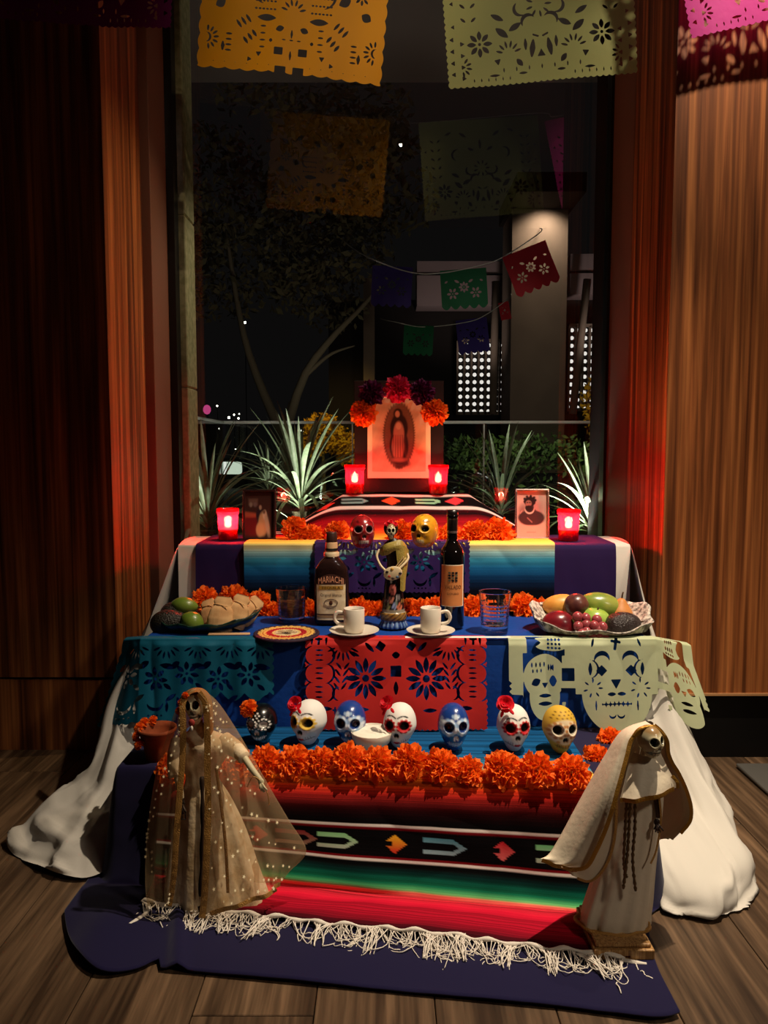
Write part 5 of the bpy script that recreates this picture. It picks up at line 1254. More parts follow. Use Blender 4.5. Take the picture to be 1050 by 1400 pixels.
# terracotta pot
c = atZ(212, 1041, Z1-.004); r = PX(27, c.y); h = PX(46, c.y)
tp = thing('clay_pot', 'small terracotta pot trimmed with orange flowers beside the veiled figure', 'pot', (c.x, c.y+r*.5, Z1-.006))
m_terra = M('terracotta', L(150, 74, 42), .8, .15, var=(30, L(120, 58, 34)))
MB().lathe([(0, 0), (r*.60, 0), (r*.62, .004), (r*.70, h*.4), (r*.92, h*.86), (r*1.0, h*.9), (r, h), (r*.93, h), (r*.85, h*.85), (r*.55, h*.2), (0, h*.2)], 32).build('pot_body', m_terra, tp)
for a, z in ((3.0, .96), (3.5, .80), (2.6, 1.03), (3.9, .62), (2.1, 1.02)):
    obj('rim_flower', mar[1], tp, (r*1.02*cos(a), r*1.02*sin(a), h*z), aim(R(50), -.8, a), r*.30)
# ================================================================== FRUIT TRAY
c0 = Vector((atY(808, 860, 1.875).x, 1.878, Z2))
m_lin = M('patterned_lining', L(206, 198, 186), .8, .15, var=(95, L(96, 88, 84)), bmp=(90, .5, .004))
tr = thing('fruit_tray', 'oval tray lined with white patterned cloth, heaped with fruit', 'tray', c0)
n, m = 80, 12; th = np.arange(n)/n*2*pi; A, B = .139, .092
prof = [(0, .006), (.5, .006), (.78, .012), (.93, .030), (1.0, .042), (1.04, .048), (1.06, .044), (1.03, .034), (.95, .018), (.80, .0015), (.4, .001), (0, .001)]
P = []
for q, z in prof:
    wv = 1+.02*np.sin(th*9)+.012*np.sin(th*17+1)
    e = 2.6; cx, cy = np.cos(th), np.sin(th); k = (np.abs(cx)**e+np.abs(cy)**e)**(-1/e)
    P.append(np.stack([A*q*k*cx*wv, B*q*k*cy*wv, z*(.34+.66*ss(.5+cy))+.004*q**3*np.sin(th*7+.6)*(z > .03)+.016*q**3*np.abs(cx)**2*(z > .025)], -1))
MB().grid(np.array(P), cv=True, flip=False).build('lining', m_lin, tr)
def fruit(name, px, py, Y, rpx, mat, label, shape='round', rot=0, group=None, cat='fruit', flat=1.):
    c = atY(px, py, Y); r = [PX(q, Y) for q in rpx]
    t = thing(name, label, cat, c, group=group)
    def fn(P):
        x, y, z = P[..., 0], P[..., 1], P[..., 2]
        if shape == 'mango': return np.stack([x, y*(1+.12*x), z*(1+.10*x)-.10*(x*x)], -1)
        if shape == 'apple': return np.stack([x*(1+.06*z), y*(1+.06*z), z-.18*np.exp(-(x*x+y*y)*9)*np.sign(z)], -1)
        if shape == 'pear': k = 1-.38*ss((z+.1)/.9); return np.stack([x*k, y*k, z*1.05], -1)
        if shape == 'avo': return np.stack([x, y*(1-.16*x), z*(1-.16*x)], -1)
        if shape == 'lime': return np.stack([x*(1+.14*np.abs(x)**6), y, z], -1)
        return P
    Mr = Matrix.Rotation(rot, 4, 'Y')
    MB().ell((0, 0, 0), (r[0], r[2] if len(r) > 2 else r[0]*.8, r[1]), 28, 20, Mr, fn=fn).build('flesh', mat, t)
    if shape in ('apple', 'pear', 'mango', 'avo', 'lime'):
        tip = {'apple': Vector((0, 0, r[1]*.82)), 'pear': Vector((0, 0, r[1]*1.03)), 'mango': Vector((-r[0]*.98, 0, -r[1]*.1)), 'avo': Vector((r[0]*.98, 0, 0)), 'lime': Vector((r[0]*1.1, 0, 0))}[shape]
        tip = Mr.to_3x3() @ tip; d = tip.normalized()*(PX(9, Y) if shape == 'pear' else PX(3.5, Y))
        MB().tube([tip-d*.3, tip+d*.5, tip+d+Vector((.001, 0, 0))], PX(1.1, Y), 6).build('stem', M('fruit_stem', L(70, 50, 30), .8), t)
    return t
FG = None
fruit('mango', 770, 829, 1.940, (29, 17, 17), M('orange_mango', L(214, 142, 60), .4, .4, var=(20, L(226, 170, 80))), 'orange-yellow mango at the back of the fruit tray', 'mango', .12)
fruit('passion_fruit', 788, 827, 1.900, (17, 16, 16), M('maroon_skin', L(78, 40, 40), .3, .5, var=(40, L(104, 60, 48))), 'round maroon-brown fruit on top of the orange mango', 'round')
fruit('mango', 822, 828, 1.930, (32, 18, 19), M('green_mango', L(112, 132, 52), .25, .5, var=(26, L(142, 146, 66))), 'large green mango lying at the back of the fruit tray', 'mango', .28)
fruit('apple', 814, 848, 1.880, (20, 18, 20), M('green_apple', L(140, 170, 66), .25, .5, var=(60, L(156, 182, 84))), 'small green apple above the bunch of grapes', 'apple', .2)
fruit('pear', 848, 836, 1.920, (17, 18, 17), M('russet_pear', L(190, 124, 66), .5, .3), 'russet pear with dark stem behind the black avocado', 'pear', .1)
fruit('avocado', 851, 855, 1.850, (26, 19, 19), M('black_avocado', L(34, 22, 22), .3, .5, bmp=(260, .9, .004)), 'black avocado with rough skin in the fruit tray', 'avo', -.2)
fruit('mango', 764, 854, 1.850, (24, 20, 20), M('red_mango', L(122, 24, 32), .25, .5, var=(24, L(90, 22, 30))), 'dark red mango at the front of the fruit tray', 'mango', .35)
m_gr = M('red_grape', L(132, 44, 56), .22, .5, var=(60, L(160, 82, 84)), **{'Subsurface Weight': .15})
gm = MB().ell((0, 0, 0), 1, 16, 12).mesh('grape', m_gr)
for x, y, q in ((405, 320, 0), (470, 330, 1), (410, 395, -1), (475, 385, 0), (540, 392, -1), (605, 400, -1), (560, 345, 1), (440, 455, -2), (520, 465, -2), (620, 472, -2), (576, 466, -2), (480, 440, -1), (565, 420, -1)):
    px, py = 720+x/5.83, 788+y/5.83; Y = 1.822+.010*q; c = atY(px, py, Y); r = PX(6.9, Y)
    o = obj('grape', gm, None, c, (rnd.random()*3, rnd.random()*3, 0), r); o.scale = (r, r, r*1.06); tag(o, 'red grape in the bunch at the front of the fruit tray', 'grape', 'bunch of red grapes')
# ================================================================== LEFT PLATE
c1 = Vector((atY(283, 860, 1.9).x, 1.90, Z2))
pl = thing('leaf_plate', 'dark green leaf-shaped plate holding avocados, limes and tamales', 'plate', c1)
P = []
for q, z in [(0, .004), (.6, .004), (.85, .010), (1.0, .022), (1.02, .020), (.9, .006), (.6, 0), (0, 0)]:
    th = np.arange(60)/60*2*pi; cx, cy = np.cos(th), np.sin(th)
    P.append(np.stack([.132*q*cx*(1+.03*np.sin(th*11)), .075*q*cy*(1+.04*np.sin(th*13)), z+.022*q**2*np.clip(cx, 0, 1)**2*(z > .003)+.003*q*np.sin(th*12)*(z > .01)], -1))
MB().grid(np.array(P), cv=True).build('plate_body', M('dark_green_glaze', L(26, 60, 48), .3, .5, var=(60, L(14, 26, 24))), pl)
tag(MB().bbox(-.05, .05, -.008, .008, 0, .004, .0015, 1, M=Matrix.Rotation(.05, 4, 'Z')).build('wooden_spoon', M('pale_wood', L(190, 150, 110), .7), loc=(atZ(310, 872, Z2).x, 1.818, Z2)), 'flat pale wooden stick in front of the leaf plate', 'stick')
m_avd = M('dark_avocado', L(30, 24, 18), .45, .4, bmp=(260, .9, .004)); m_lime = M('lime_skin', L(84, 112, 34), .3, .5, bmp=(300, .3, .001), var=(20, L(110, 130, 50)))
fruit('avocado', 232, 851, 1.885, (27, 18, 19), m_avd, 'dark avocado at the outer end of the leaf plate', 'avo', -.15)
fruit('avocado', 243, 840, 1.935, (24, 16, 17), m_avd, 'dark avocado behind two limes on the leaf plate', 'avo', .2)
fruit('lime', 252, 828, 1.93, (17, 12, 13), m_lime, 'green lime lying on top of the dark avocados', 'lime', .1)
fruit('lime', 263, 850, 1.87, (15, 14, 14), m_lime, 'round green lime next to the front tamale', 'lime', .5)
m_husk = M('corn_husk', L(206, 164, 116), .75, .15, bmp=(260, .3, .001, 2, (1, 1, .06)), var=(30, L(186, 140, 94)))
m_tie = M('husk_tie', L(190, 146, 98), .8)
def tamale(px, py, Y, wpx, hpx, roll, lean, label):
    c = atY(px, py, Y); w_, h_ = PX(wpx, Y), PX(hpx, Y)
    t = thing('tamale', label, 'tamale', c, (lean, roll, 0))
    n, m = 32, 26; th = np.arange(n)/n*2*pi; zz = np.linspace(0, 1, m); P = []
    for q in zz:
        ww = np.interp(q, [0, .04, .35, .62, .74, .86, 1], [.80, .92, 1, .86, .62, .74, .50])*w_/2; dd = np.interp(q, [0, .06, .35, .62, .74, .86, 1], [.7, .9, 1, .8, .45, .34, .10])*w_*.36
        cx, cy = np.cos(th), np.sin(th); e = 2.8; k = (np.abs(cx)**e+np.abs(cy)**e)**(-1/e)
        P.append(np.stack([ww*k*cx*(1+.02*np.sin(th*9)), dd*k*cy*(1+.04*np.sin(th*7)), np.full(n, (q-.5)*h_)], -1))
    mb = MB().grid(np.array(P), cv=True, flip=True); mb.f.append(tuple(range(n))); mb.f.append(tuple(reversed(range((m-1)*n, m*n)))); mb.build('husk', m_husk, t)
    a = np.arange(24)/24*2*pi; MB().tube([(w_*.335*cos(q), w_*.19*sin(q), h_*.235+.002*sin(q*2)) for q in a], .0018, 6, True).build('husk_tie', m_tie, t)
    MB().tube(crv([(0, -w_*.2, h_*.235), (w_*.12, -w_*.26, h_*.20), (w_*.22, -w_*.25, h_*.12)], 8), .0014, 5).build('tie_end', m_tie, t)
tamale(288, 838, 1.945, 30, 40, -.35, -.45, 'corn-husk tamale half hidden behind the lime and the front tamale')
tamale(303, 840, 1.885, 37, 50, .10, -.30, 'front corn-husk tamale tied with a strip, next to the lime')
tamale(325, 836, 1.90, 33, 48, .28, -.35, 'middle corn-husk tamale leaning on the front one')
tamale(341, 834, 1.945, 31, 42, .75, -.40, 'corn-husk tamale at the raised tip of the leaf plate')
# ================================================================== SKELETON FIGURES
def p_doll(p, fr, k):
    p.c[:] = lin((206, 196, 160)); mk = fr > .05
    p.lay(p.E(0, .75, .6, .30), (150, 120, 80), .2)
    for sg in (-1, 1): p.lay(p.E(sg*.2, .16, .155, .20), (10, 9, 8), .03, mk)
    for sg in (-1, 1): p.lay(p.E(sg*.035, -.13, .05, .09, sg*.3), (30, 24, 16), .03, mk)
    p.lay(p.E(0, -.36, .34, .17), (16, 12, 10), .03, mk)
    p.lay(p.box(0, -.30, .24, .05), (226, 216, 186), .02, mk); p.lay(p.box(0, -.44, .21, .05), (226, 216, 186), .02, mk)
    for i in range(7): p.lay(p.seg((-.20+.066*i, -.50), (-.20+.066*i, -.25), .006), (90, 76, 56), .015, mk)
    p.lay(p.seg((-.22, -.365), (.22, -.365), .022), (12, 9, 8), .02, mk)
    return p.c
doll_skull = skull_mesh('skull', m_glaze, p_doll, eye=(.2, .16, .15, .19), depth=.20)
_atY = atY; SH = -.072
def atY(px, py, Y): return _atY(px, py, Y+SH)
def rowbody(rows, Y, ryk, folds, n=64, m=60, seed=0, fold_amp=.10):
    """robe built of horizontal ellipses: rows of (py, x0, x1) in the photograph at distance Y"""
    ctr = np.array([((x0+x1)/2-525, (x1-x0)/2, 0) for py, x0, x1 in rows], float); pys = np.array([q[0] for q in rows], float)
    C_ = cr(ctr, m); py = cr(pys, m); th = np.arange(n)/n*2*pi; P = []
    for i in range(m):
        q_ = atY(525+C_[i, 0], py[i], Y); z = q_.z; cx = q_.x; r = C_[i, 1]*(q_.x/C_[i, 0] if abs(C_[i, 0]) > 1 else Y/F); t = i/(m-1)
        f = 1+fold_amp*t*(np.sin(th*folds+seed+1.3*np.sin(th*3))*.6+.4*np.sin(th*(folds*2+1)+seed))
        P.append(np.stack([cx+r*f*np.cos(th), Y+SH+r*ryk*f*np.sin(th), np.full(n, z)], -1))
    return np.array(P)
def braid(name, pts, r, par, mat=None, n=60, flat=None):
    q = crv(pts, n); return MB().tube(q, [r*(1+.25*sin(i*2.1)) for i in range(n)], 6).build(name, mat or m_gold, par, world=True)
def W3(pts): return [[tuple(atY(*p)) for p in row] for row in pts]

# ---------- veiled figure
m_robe = M('beige_organza', L(236, 218, 186), .8, .15, var=(34, L(206, 180, 140)), bmp=(120, .4, .003))
m_veil = THIN('gold_tulle', (.94, .90, .84), .0, .5, L(205, 180, 140), .27)
m_goldt = M('antique_gold_trim', L(186, 136, 66), .45, .5, .25, bmp=(500, .8, .003))
m_bone = M('doll_bone', L(196, 184, 148), .5, .3)
m_dred = M('faded_red_petal', L(150, 48, 40), .7)
b0 = atZ(285, 1240, .012)
vd = thing('veiled_figure', 'veiled skeleton figure in beige robe and gold-edged tulle', 'figure', (b0.x, 1.50+SH, .012))
Yb = 1.515
MB().grid(rowbody([(990, 262, 282), (1000, 256, 292), (1010, 240, 312), (1022, 238, 316), (1045, 248, 302), (1062, 254, 298), (1090, 246, 314), (1130, 238, 332), (1180, 231, 348), (1222, 228, 362), (1242, 226, 368)], Yb, .62, 9, seed=1, fold_amp=.13), cv=True).build('robe', m_robe, vd, world=True)
# head, hood hair and throat
hd = atY(267, 966, 1.49)
o = obj('skull', doll_skull, vd, hd-vd.location, (-.05, -.08, -.12)); s_ = PX(26, 1.49); o.scale = (s_, s_, PX(48, 1.49)/1.55)
MB().tube([atY(270, 985, Yb-.005), atY(271, 1002, Yb)], .010, 10).build('neck', m_bone, vd, world=True)
hair = MB(); hair.grid(np.array(W3([[(246, 985, 1.485), (250, 958, 1.48), (262, 946, 1.475), (276, 947, 1.475), (285, 960, 1.48), (287, 990, 1.483)], [(243, 985, 1.51), (247, 955, 1.51), (262, 941, 1.51), (278, 942, 1.51), (289, 958, 1.51), (291, 990, 1.51)]]))[:, :, :])
P = patch(W3([[(248, 1000, 1.487), (250, 962, 1.478), (262, 948, 1.470), (275, 948, 1.470), (283, 962, 1.477), (283, 1005, 1.483)], [(244, 1000, 1.52), (245, 958, 1.52), (260, 942, 1.515), (279, 942, 1.515), (290, 960, 1.52), (292, 1005, 1.52)], [(250, 1000, 1.55), (252, 962, 1.545), (263, 948, 1.54), (275, 948, 1.54), (285, 962, 1.545), (288, 1005, 1.55)]]), 14, 36)
MB().grid(P).build('golden_headcloth', M('tan_headcloth', L(150, 104, 54), .7, .2, bmp=(150, .6, .003)), vd, world=True)
for px, py, r_ in ((248, 961, 5.5), (244, 972, 5), (253, 951, 5)): obj('red_flower', mar[2], vd, atY(px, py, 1.468)-vd.location, aim(R(80), -.3), PX(r_, 1.47)).data.materials
o = MB().ell((0, 0, 0), (.006, .004, .007), 10, 8).build('throat_ribbon', m_dred, vd, loc=atY(262, 988, 1.455)-vd.location); MB().ell((0, 0, 0), (.003, .003, .0055), 8, 6).build('throat_pendant', m_cer, vd, loc=atY(262, 996, 1.452)-vd.location)
# sleeves and bone arms
def sleeve(pts, rs, par, mat, name='sleeve'): q = crv(pts, 16); return MB().tube(q, list(np.interp(np.linspace(0, 1, 16), np.linspace(0, 1, len(rs)), rs)), 14).build(name, mat, par, world=True)
sleeve([atY(306, 1014, 1.515), atY(322, 1024, 1.495), atY(334, 1036, 1.475)], [.019, .016, .012], vd, m_robe)
sleeve([atY(330, 1030, 1.485), atY(345, 1052, 1.465), atY(356, 1066, 1.455)], [.007, .006, .0045], vd, m_bone, 'forearm')
sleeve([atY(246, 1014, 1.515), atY(240, 1036, 1.49), atY(240, 1062, 1.472)], [.018, .016, .013], vd, m_robe)
sleeve([atY(241, 1055, 1.475), atY(246, 1080, 1.462), atY(248, 1092, 1.458)], [.007, .006, .005], vd, m_bone, 'forearm')
def bone_hand(p, d, par, mat, s=1.):
    mb = MB(); mb.ell(p, (.006*s, .004*s, .007*s), 10, 8)
    for i, (a, l) in enumerate(((-.5, .012), (-.2, .016), (.05, .017), (.3, .015), (1.1, .011))):
        e = Vector((sin(a)*l, -.003-.002*i, 0))*s+Vector(d)*l*s; mb.tube([Vector(p), Vector(p)+e*.55+Vector((0, -.002*s, 0)), Vector(p)+e], [.0022*s, .0020*s, .0014*s], 6)
    return mb.build('hand', mat, par, world=True)
bone_hand(atY(357, 1069, 1.452), (.3, -.2, -.9), vd, m_bone); bone_hand(atY(249, 1098, 1.455), (.1, -.2, -1), vd, M('dark_bone', L(60, 46, 34), .6))
lan = MB()
for dx in (-5, 0, 5): lan.tube([atY(249+dx*.7, 1104, 1.452), atY(249+dx, 1120, 1.45)], .0011, 5)
lan.tube([atY(245, 1104, 1.451), atY(253, 1104, 1.451)], .0011, 5); lan.tube([atY(244, 1120, 1.449), atY(254, 1120, 1.449)], .0011, 5)
lan.build('hand_lantern', m_black, vd, world=True)
# overskirt panels under the veil
braid('gold_edging', [atY(338, 1076, 1.452), atY(346, 1062, 1.45), atY(358, 1070, 1.45), atY(366, 1086, 1.452), atY(368, 1100, 1.455)], .0009, vd, m_goldt)
P = patch(W3([[(300, 1045, 1.47), (322, 1062, 1.46), (346, 1062, 1.455)], [(304, 1090, 1.465), (334, 1090, 1.455), (366, 1092, 1.455)], [(306, 1130, 1.46), (336, 1130, 1.452), (364, 1128, 1.455)], [(310, 1170, 1.455), (338, 1172, 1.45), (362, 1165, 1.455)]]), 24, 20)
MB().tube(crv([atY(276, 1062, 1.467), atY(277, 1110, 1.455), atY(276, 1170, 1.452), atY(274, 1225, 1.45)], 24), [.004+.001*sin(i) for i in range(24)], 6).build('waist_cord', M('dark_brown_cord', L(46, 32, 24), .7), vd, world=True)
# veil
rows = 9
E1 = [(258, 944), (250, 962), (251, 1000), (249, 1045), (245, 1095), (241, 1145), (238, 1190), (234, 1220), (230, 1240)]
SL = [(253, 945), (240, 972), (229, 1006), (216, 1050), (208, 1100), (203, 1150), (202, 1190), (203, 1218), (206, 1238)]
SR = [(276, 942), (296, 958), (320, 994), (343, 1035), (368, 1080), (392, 1122), (415, 1163), (392, 1190), (378, 1206)]
FR = [(272, 943), (288, 962), (303, 1000), (316, 1045), (328, 1095), (342, 1145), (354, 1190), (364, 1212), (372, 1220)]
E2 = [(268, 943), (281, 960), (284, 1000), (284, 1045), (285, 1095), (284, 1145), (282, 1195), (280, 1228), (277, 1253)]
BK = [(266, 940), (268, 945), (270, 980), (275, 1030), (282, 1080), (290, 1130), (298, 1170), (300, 1195), (300, 1210)]
yE = [1.475, 1.465, 1.458, 1.452, 1.446, 1.441, 1.438, 1.437, 1.436]; yS = [1.505, 1.505, 1.505, 1.505, 1.50, 1.495, 1.49, 1.485, 1.48]; yB = [1.53, 1.55, 1.56, 1.56, 1.555, 1.54, 1.525, 1.51, 1.50]
ctrl = []
for i in range(rows):
    mL = ((E1[i][0]+SL[i][0])/2, (E1[i][1]+SL[i][1])/2); mE = ((FR[i][0]+E2[i][0])/2, (FR[i][1]+E2[i][1])/2+2); mR = ((FR[i][0]+SR[i][0])/2, (FR[i][1]+SR[i][1])/2)
    ctrl.append([atY(*E1[i], yE[i]), atY(*mL, yE[i]+.012), atY(*SL[i], yS[i]), atY(*BK[i], yB[i]), atY(*SR[i], yS[i]), atY(*mR, yS[i]-.02), atY(*FR[i], yE[i]+.010), atY(*mE, yE[i]-.006), atY(*E2[i], yE[i])])
P = patch([[tuple(q) for q in r] for r in ctrl], 70, 110)
u = np.linspace(0, 1, 110)[None, :]; v = np.linspace(0, 1, 70)[:, None]
P[..., 1] += .004*v*np.sin(u*60+v*2); P[..., 2] = np.maximum(P[..., 2], .014)
MB().grid(P).build('veil', m_veil, vd, world=True)
VEIL = [q for q in vd.children if q.name.split('.')[0] == 'veil'][0]
stars = MB(); r2 = random.Random(5)
for i in range(130):
    a, b_ = 9+(i*37) % 58, (2+(i*23) % 36) if i % 3 == 0 else 62+(i*29) % 46; p = P[a, b_]; s_ = r2.uniform(.0020, .0040); a0 = r2.random()*6
    V = [Vector(p)+Vector((0, -.003, 0))]+[Vector(p)+Vector((cos(a0+k*pi/5)*s_*(1 if k % 2 else .35), -.003+.7*sin(a0+k*pi/5)*s_*(1 if k % 2 else .35), sin(a0+k*pi/5)*s_*(1 if k % 2 else .35))) for k in range(10)]
    stars.add(V, [(0, 1+k, 1+(k+1) % 10) for k in range(10)])
o = stars.build('veil_stars', M('gold_foil_star', L(255, 240, 200), .4, .6, 0), vd, smooth=False, world=True); o['kind'] = 'stuff'; subpart(o, VEIL)
def flatband(name, pts, wd_, par, mat, n=70, yo=-.002):
    q = crv(pts, n); Pb = []
    for i, p in enumerate(q):
        t = (q[min(n-1, i+1)]-q[max(0, i-1)]).normalized(); s_ = t.cross(Vector((0, 1, 0))).normalized()*wd_
        Pb.append([tuple(p+s_+Vector((0, yo, 0))), tuple(p+Vector((0, yo-.0006*(1+.8*sin(i*1.7)), 0))), tuple(p-s_+Vector((0, yo, 0)))])
    return MB().grid(np.array(Pb)).build(name, mat, par, world=True)
subpart(flatband('veil_trim', [Vector(p) for p in P[3:, 0]][::6], .0058, vd, m_goldt), VEIL); subpart(flatband('veil_trim', [Vector(p) for p in P[3:, -1]][::6], .0062, vd, m_goldt), VEIL)
subpart(flatband('veil_hem', [Vector(p) for p in P[-2, 60:]][::5], .0045, vd, m_goldt), VEIL)
flatband('robe_trim', [atY(296, 1050, 1.452), atY(304, 1110, 1.447), atY(309, 1160, 1.444), atY(312, 1220, 1.442)], .003, vd, m_goldt)
MB().lathe([(0, 0), (.052, 0), (.052, .016), (.045, .020), (0, .020)], 28).build('stand', M('dark_stand', L(40, 26, 18), .6), vd, loc=(0, .012, 0))

# ---------- hooded figure
m_hood = M('ivory_satin', L(226, 212, 188), .5, .35, bmp=(90, .25, .003))
b1 = atZ(848, 1290, .012)
hdg = thing('hooded_figure', 'skeleton figure in white hooded cape with gold braid on a wooden base', 'figure', (b1.x, 1.40+SH, .012))
m_basew = WOOD('doll_base_wood', L(130, 90, 50), L(168, 124, 72), L(190, 150, 96), 'Z', 8., .45, .02)
pa, pb = atZ(806, 1297, .012), atZ(889, 1301, .012)
bs = MB(); bs.bbox(pa.x, pb.x, 1.332+SH, 1.46+SH, .012, .030, .002, 2); bs.build('wooden_base', m_basew, hdg, smooth=False, world=True)
MB().bbox(pa.x+.004, pb.x-.004, 1.338+SH, 1.456+SH, .030, .037, .003, 2).build('base_step', m_basew, hdg, smooth=False, world=True)
Yh = 1.405
MB().grid(rowbody([(1005, 872, 898), (1030, 862, 904), (1060, 852, 906), (1090, 842, 906), (1130, 833, 902), (1180, 817, 895), (1230, 800, 890), (1250, 794, 887), (1262, 792, 886)], Yh, .62, 7, seed=2, fold_amp=.11), cv=True).build('robe', m_hood, hdg, world=True)
Bc = [(893, 992, 1.362), (866, 1006, 1.352), (855, 1040, 1.342), (843, 1080, 1.334), (833, 1115, 1.331), (820, 1150, 1.332), (800, 1186, 1.337), (768, 1186, 1.35)]
Ac = [(882, 985, 1.395), (850, 998, 1.405), (825, 1036, 1.41), (802, 1078, 1.41), (783, 1112, 1.405), (766, 1142, 1.40), (752, 1164, 1.39), (742, 1172, 1.37)]
Cc = [(894, 991, 1.362), (910, 1008, 1.362), (914, 1034, 1.37), (926, 1055, 1.378), (938, 1080, 1.388), (945, 1106, 1.396), (941, 1126, 1.40), (920, 1147, 1.402)]
Dc = [(892, 987, 1.40), (905, 1003, 1.425), (908, 1034, 1.435), (914, 1056, 1.44), (920, 1080, 1.445), (924, 1106, 1.447), (922, 1126, 1.448), (908, 1148, 1.446)]
ctrl = []
for i in range(8):
    mid = ((Ac[i][0]+Bc[i][0])/2-1, (Ac[i][1]+Bc[i][1])/2, min(Ac[i][2], Bc[i][2])+.018)
    bl_ = (Ac[i][0]*.55+Dc[i][0]*.45, Ac[i][1]*.5+Dc[i][1]*.5, 1.43+.045*min(1, i/2)); br_ = (Ac[i][0]*.25+Dc[i][0]*.75, Ac[i][1]*.3+Dc[i][1]*.7, 1.43+.045*min(1, i/2))
    mC = ((Cc[i][0]*.6+Dc[i][0]*.4), (Cc[i][1]+Dc[i][1])/2, (Cc[i][2]+Dc[i][2])/2)
    ctrl.append([tuple(atY(*q)) for q in (Bc[i], mid, Ac[i], bl_, br_, Dc[i], mC, Cc[i])])
P = patch(ctrl, 60, 90); v = np.linspace(0, 1, 60)[:, None]; u = np.linspace(0, 1, 90)[None, :]
P[..., 1] += .003*v*np.sin(u*38)+.002*np.sin(v*9+u*14); cape = P
CAPE = MB().grid(P).build('hooded_cape', m_hood, hdg, world=True)
flatband('cape_braid', [Vector(p)+Vector((0, -.001, 0)) for p in P[:, 0]][::5]+[Vector(p)+Vector((0, -.001, 0)) for p in P[-1, 4:24:4]], .0038, hdg, m_gold)
for q in [q for q in hdg.children if q.name.startswith('cape_braid')]: subpart(q, CAPE)
flatband('cape_braid', [Vector(p)+Vector((0, -.001, 0)) for p in P[:, -1]][::5], .0034, hdg, m_gold)
MB().tube(crv([atY(866, 1007, 1.352), atY(873, 998, 1.352), atY(884, 994, 1.353), atY(896, 995, 1.355), atY(909, 1007, 1.36)], 24), .0032, 6).build('cape_braid', m_gold, hdg, world=True)
# second layer
P = patch(W3([[(838, 1088, 1.345), (842, 1088, 1.343)], [(829, 1118, 1.345), (842, 1120, 1.342)], [(816, 1150, 1.348), (838, 1155, 1.343)], [(801, 1182, 1.352), (826, 1186, 1.345)], [(788, 1192, 1.36), (806, 1204, 1.350)], [(776, 1190, 1.365), (782, 1197, 1.36)]]), 30, 10)
MB().grid(P).build('inner_sleeve', m_hood, hdg, world=True); flatband('sleeve_braid', [Vector(p) for p in P[:, -1]][::3], .0024, hdg, m_goldt)
# chest panel
P = patch(W3([[(866, 1028, 1.372), (885, 1034, 1.362), (902, 1026, 1.372)], [(858, 1050, 1.362), (885, 1055, 1.350), (912, 1048, 1.365)], [(852, 1075, 1.350), (886, 1076, 1.338), (922, 1066, 1.360)], [(847, 1094, 1.342), (884, 1092, 1.330), (926, 1077, 1.358)]]), 30, 40)
P[..., 1] += .003*np.sin(np.linspace(0, 1, 40)[None, :]*16)*np.linspace(0, 1, 30)[:, None]
MB().grid(P).build('chest_panel', m_hood, hdg, world=True); flatband('chest_braid', [Vector(p) for p in P[-1]][::4], .0040, hdg, m_gold)
flatband('chest_braid', [atY(926, 1077, 1.357), atY(925, 1068, 1.357), atY(918, 1060, 1.36)], .003, hdg, m_gold, 12)
o = obj('skull', doll_skull, hdg, atY(889, 1014, 1.356)-hdg.location, (-.05, -.10, .38)); s_ = PX(30, 1.37); o.scale = (s_, s_*1.05, PX(44, 1.37)/1.55)
MB().tube([atY(884, 1022, 1.385), atY(882, 1040, 1.395)], .010, 8).build('neck', m_bone, hdg, world=True)
m_cord = M('bronze_cord', L(100, 72, 38), .5, .4, .3, bmp=(500, .8, .003))
for pts in ([(862, 1090, 1.345), (860, 1130, 1.352), (857, 1175, 1.355), (852, 1215, 1.352)], [(868, 1088, 1.345), (868, 1130, 1.352), (865, 1175, 1.355), (869, 1218, 1.35)], [(857, 1092, 1.347), (855, 1130, 1.353), (853, 1180, 1.356), (857, 1200, 1.352)]):
    q = crv([atY(*p) for p in pts], 40); MB().tube(q, [.0026*(1+.35*sin(i*2.4)) for i in range(40)], 6).build('belt_cord', m_cord, hdg, world=True)
sleeve([atY(897, 1078, 1.38), atY(899, 1100, 1.378), atY(900, 1118, 1.375)], [.006, .005, .004], hdg, M('dark_arm', L(70, 46, 32), .5), 'forearm')
bone_hand(atY(898, 1124, 1.372), (-.1, -.2, -1), hdg, M('dark_hand', L(44, 30, 24), .5), .9)
flatband('robe_braid', [atY(900, 1082, 1.372), atY(903, 1120, 1.372), atY(897, 1160, 1.37), atY(889, 1180, 1.365)], .0018, hdg, m_goldt)
q = rowbody([(1240, 797, 888), (1266, 791.5, 886), (1272, 791, 886)], Yh, .625, 7, seed=2, fold_amp=.11)
hem = [(cos(a)*PX(48.5, Yh), sin(a)*PX(48.5, Yh)*.66) for a in np.arange(48)/48*2*pi]; cz = atY(838, 1260, Yh)
MB().tube([Vector((cz.x+x*(1+.04*sin(i*.9)), Yh+SH+y*(1+.04*sin(i*.9)), cz.z+.001)) for i, (x, y) in enumerate(hem)], .0038, 6, True).build('hem_braid', m_goldt, hdg, world=True)

atY = _atY
